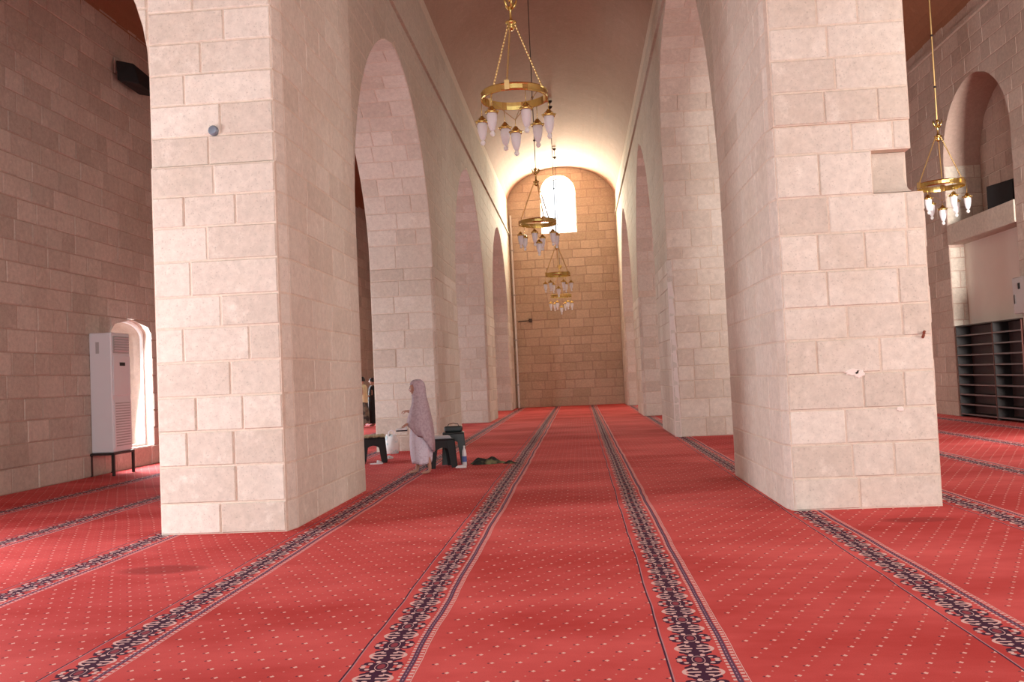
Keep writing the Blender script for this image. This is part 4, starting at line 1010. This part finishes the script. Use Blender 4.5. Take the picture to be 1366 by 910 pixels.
# ------------------------------------------------------------------ stools and belongings
def stool(x, y, rz, label, w_=0.40, d_=0.36, h_=0.45, mat='black'):
    s = empty('plastic_stool', (x, y, 0), label, 'stool', None, rz)
    m = MB(); t = 0.025
    m.box(-w_ / 2, w_ / 2, -d_ / 2, d_ / 2, h_ - t, h_); bevel(m.build('seat', M[mat], s), 0.012)
    sp_ = 0.03
    # four L-shaped legs flaring outward
    for sx in (-1, 1):
        for sy in (-1, 1):
            m = MB()
            def cr(z): f = (h_ - z) / h_ * sp_; return sx * (w_ / 2 - 0.004 + f), sy * (d_ / 2 - 0.004 + f)
            z0 = 0.0; z1 = h_ - t
            for (ax, L0, L1) in ((0, 0.095, 0.13), (1, 0.095, 0.13)):
                (xa, ya), (xb, yb) = cr(z0), cr(z1)
                if ax == 0:
                    vv = [(xa, ya, z0), (xa - sx * L0, ya, z0), (xb - sx * L1, yb, z1), (xb, yb, z1)]; off = (0, -sy * 0.012, 0)
                else:
                    vv = [(xa, ya, z0), (xa, ya - sy * L0, z0), (xb, yb - sy * L1, z1), (xb, yb, z1)]; off = (-sx * 0.012, 0, 0)
                v2 = [(a + off[0], b_ + off[1], c) for a, b_, c in vv]
                m.add(vv + v2, [(0, 1, 2, 3), (7, 6, 5, 4), (0, 4, 5, 1), (1, 5, 6, 2), (2, 6, 7, 3), (3, 7, 4, 0)])
            m.build('leg', M[mat], s)
    for sy in (-1, 1):   # aprons with arched lower edge
        for ax in (0, 1):
            m = MB(); n = 10; L_ = (w_ if ax == 0 else d_) - 0.02; o_ = (d_ if ax == 0 else w_) / 2 - 0.002
            for k in range(n):
                a0, a1 = -L_ / 2 + L_ * k / n, -L_ / 2 + L_ * (k + 1) / n
                def zb(a): q = abs(a) / (L_ / 2); return h_ - t - 0.11 - 0.16 * q ** 2.0
                pts = [(a0, zb(a0)), (a1, zb(a1)), (a1, h_ - t), (a0, h_ - t)]
                f = lambda a, z, dd: (a, sy * (o_ - dd), z) if ax == 0 else (sy * (o_ - dd), a, z)
                vv = [f(a, z, 0) for a, z in pts] + [f(a, z, 0.01) for a, z in pts]
                m.add(vv, [(0, 1, 2, 3), (7, 6, 5, 4), (0, 4, 5, 1), (2, 6, 7, 3)])
            m.build('apron', M[mat], s)
    return s
st1 = stool(-2.27, 14.40, 0.30, 'black plastic stool directly behind the walking girl', 0.40, 0.38, 0.46)
st2 = stool(-2.14, 14.95, 0.15, 'dark stool farther back, partly behind the front black stool', 0.36, 0.34, 0.52, 'green_dark')
st3 = stool(-3.68, 15.72, 0.2, 'black plastic stool half hidden behind the left foreground pier', 0.42, 0.38, 0.44)
# flat things lying on the stools
m = MB()
for k in range(3): m.box(-0.17 + k * .01, 0.15 - k * .01, -0.13, 0.12, k * 0.014, k * 0.014 + 0.012)
o = m.build('folded_sheet', M['ac_grey']); o.location = (-2.27, 14.42, 0.462); o.rotation_euler.z = 0.3; tag(o, 'grey folded plastic sheet lying on the front black stool', 'sheet')
m = MB(); nx = 14
for i in range(nx):
    for j in range(10):
        def q(a, b_): return (-0.20 + 0.40 * a / nx, -0.17 + 0.34 * b_ / 10, 0.03 + 0.012 * sin(a * 1.3 + b_) + 0.008 * sin(b_ * 2.1))
        m.quad(q(i, j), q(i + 1, j), q(i + 1, j + 1), q(i, j + 1))
o = m.build('tan_cloth', M['tan'], smooth=True); o.location = (-3.68, 15.72, 0.442); o.rotation_euler.z = 0.25; s_ = o.modifiers.new('s', 'SOLIDIFY'); s_.thickness = 0.03; tag(o, 'folded tan cloth on the stool beside the left pier', 'cloth')
# black handbag on the rear stool
hbg = empty('handbag', (-2.14, 14.98, 0.522), 'dark handbag lying on the rear stool', 'bag')
m = MB(); m.box(-0.15, 0.15, -0.07, 0.07, 0, 0.10); bevel(m.build('bag_body', M['green_dark'], hbg), 0.03, 3)
m = MB(); m.tube([(-0.09, 0, 0.095), (-0.08, 0, 0.13), (0, 0, 0.145), (0.08, 0, 0.13), (0.09, 0, 0.095)], 0.007, 6); m.build('handle', M['black'], hbg)
# white printed carrier bag against the second left pier
cb = empty('carrier_bag', (-3.72, 17.45, 0), 'white printed plastic carrier bag standing before the second left pier', 'bag')
m = MB(); rings = []; rg = random.Random(8)
for j, (z, a, b_) in enumerate(((0.0, .115, .075), (0.02, .13, .09), (0.12, .14, .10), (0.24, .13, .085), (0.32, .115, .06), (0.37, .10, .03))):
    rings.append([((a * (1 + 0.07 * sin(5 * t + j)) * cos(t)), b_ * (1 + 0.1 * sin(7 * t + j * 2)) * sin(t), z + (0.02 * sin(4 * t) if j > 3 else 0)) for t in [2 * PI * k / 26 for k in range(26)]])
m.loft(rings, False); m.add(rings[0], [tuple(range(26))]); m.build('bag_body', M['bag'], cb, smooth=True)
for s in (-1, 1):
    m = MB(); m.tube([(-0.06, s * 0.02, 0.35), (-0.05, s * 0.04, 0.43), (0, s * 0.045, 0.46), (0.05, s * 0.04, 0.43), (0.06, s * 0.02, 0.35)], 0.008, 6); m.build('handle', M['white'], cb)
# papers / small white shoes on the carpet beside the left stool
for (x, y, lb, rz) in ((-3.55, 15.35, 'white slipper on the carpet nearest the left foreground pier', 0.4), (-3.55, 16.3, 'white slipper lying farther back, before the carrier bag', 1.0)):
    s = empty('slipper', (x, y, 0), lb, 'slipper', None, rz)
    m = MB(); m.loft([[(xx, wd * c_, z_) for c_, z_ in ((-1, 0.001), (1, 0.001), (1, 0.02), (-1, 0.02))] for xx, wd in ((-0.11, 0.02), (-0.07, 0.037), (0, 0.035), (0.07, 0.04), (0.11, 0.022))]); m.build('sole', M['white'], s)
    m = MB(); m.loft([[(xx, 0.04 * cos(a), 0.015 + h_ * sin(a)) for a in [PI * q / 8 for q in range(9)]] for xx, h_ in ((0.01, 0.05), (0.05, 0.045), (0.095, 0.02))], False); o = m.build('strap', M['white'], s, smooth=True); o.modifiers.new('s', 'SOLIDIFY').thickness = 0.004
# bottle
bt = empty('water_bottle', (-1.90, 14.42, 0), 'small plastic bottle with a blue label beside the black stool', 'bottle')
m = MB(); m.lathe([(0.0, 0.0), (0.034, 0.002), (0.036, 0.03), (0.034, 0.10), (0.036, 0.20), (0.030, 0.25), (0.014, 0.29), (0.013, 0.31)], n=16); m.build('bottle_body', M['white'], bt, smooth=True)
m = MB(); m.lathe([(0.0375, 0.07), (0.0375, 0.16)], n=16); m.build('bottle_label', M['blue'], bt, smooth=True)
m = MB(); m.lathe([(0.016, 0.305), (0.016, 0.328), (0.0, 0.33)], n=12); m.build('cap', M['white'], bt, smooth=True)
# crumpled tissue and the dark garment on the carpet
def lump(name, x, y, rx, ry, h_, mat, seed, label, cat, rz=0, ends=None):
    m = MB(); nx, ny = 34, 20; rg = random.Random(seed); ph = [rg.uniform(0, 6.28) for _ in range(6)]
    g_ = {}
    rows = []
    for j in range(ny + 1):
        r = j / ny; row = []
        for i in range(nx):
            t = 2 * PI * i / nx; e = 1 + 0.16 * sin(3 * t + ph[0]) + 0.10 * sin(5 * t + ph[1]) + 0.05 * sin(9 * t + ph[2])
            X, Y = rx * r * e * cos(t), ry * r * e * sin(t)
            z = h_ * (1 - r ** 2.6) * (0.72 + 0.28 * sin(X * 26 + ph[3] + 1.5 * sin(Y * 17 + ph[4])) * cos(Y * 21 + ph[5])) + 0.004
            if r > 0.999: z = 0.001
            row.append((X, Y, max(0.001, z)))
        rows.append(row)
    m.loft(rows[::-1], False); o = m.build(name, M[mat], None, smooth=True); o.location = (x, y, 0); o.rotation_euler.z = rz
    return tag(o, label, cat)
lump('folded_garment', -1.58, 14.68, 0.27, 0.14, 0.12, 'bundle', 4, 'dark green and black garment lying crumpled on the carpet right of the stools', 'clothing', 0.1)
lump('garment_sleeve', -1.17, 14.58, 0.11, 0.05, 0.05, 'bundle', 9, 'thin black sleeve end trailing right of the crumpled garment', 'clothing', -0.3)
lump('crumpled_tissue', -1.92, 14.18, 0.08, 0.055, 0.06, 'white', 6, 'crumpled white cloth on the carpet at the foot of the black stool', 'cloth')
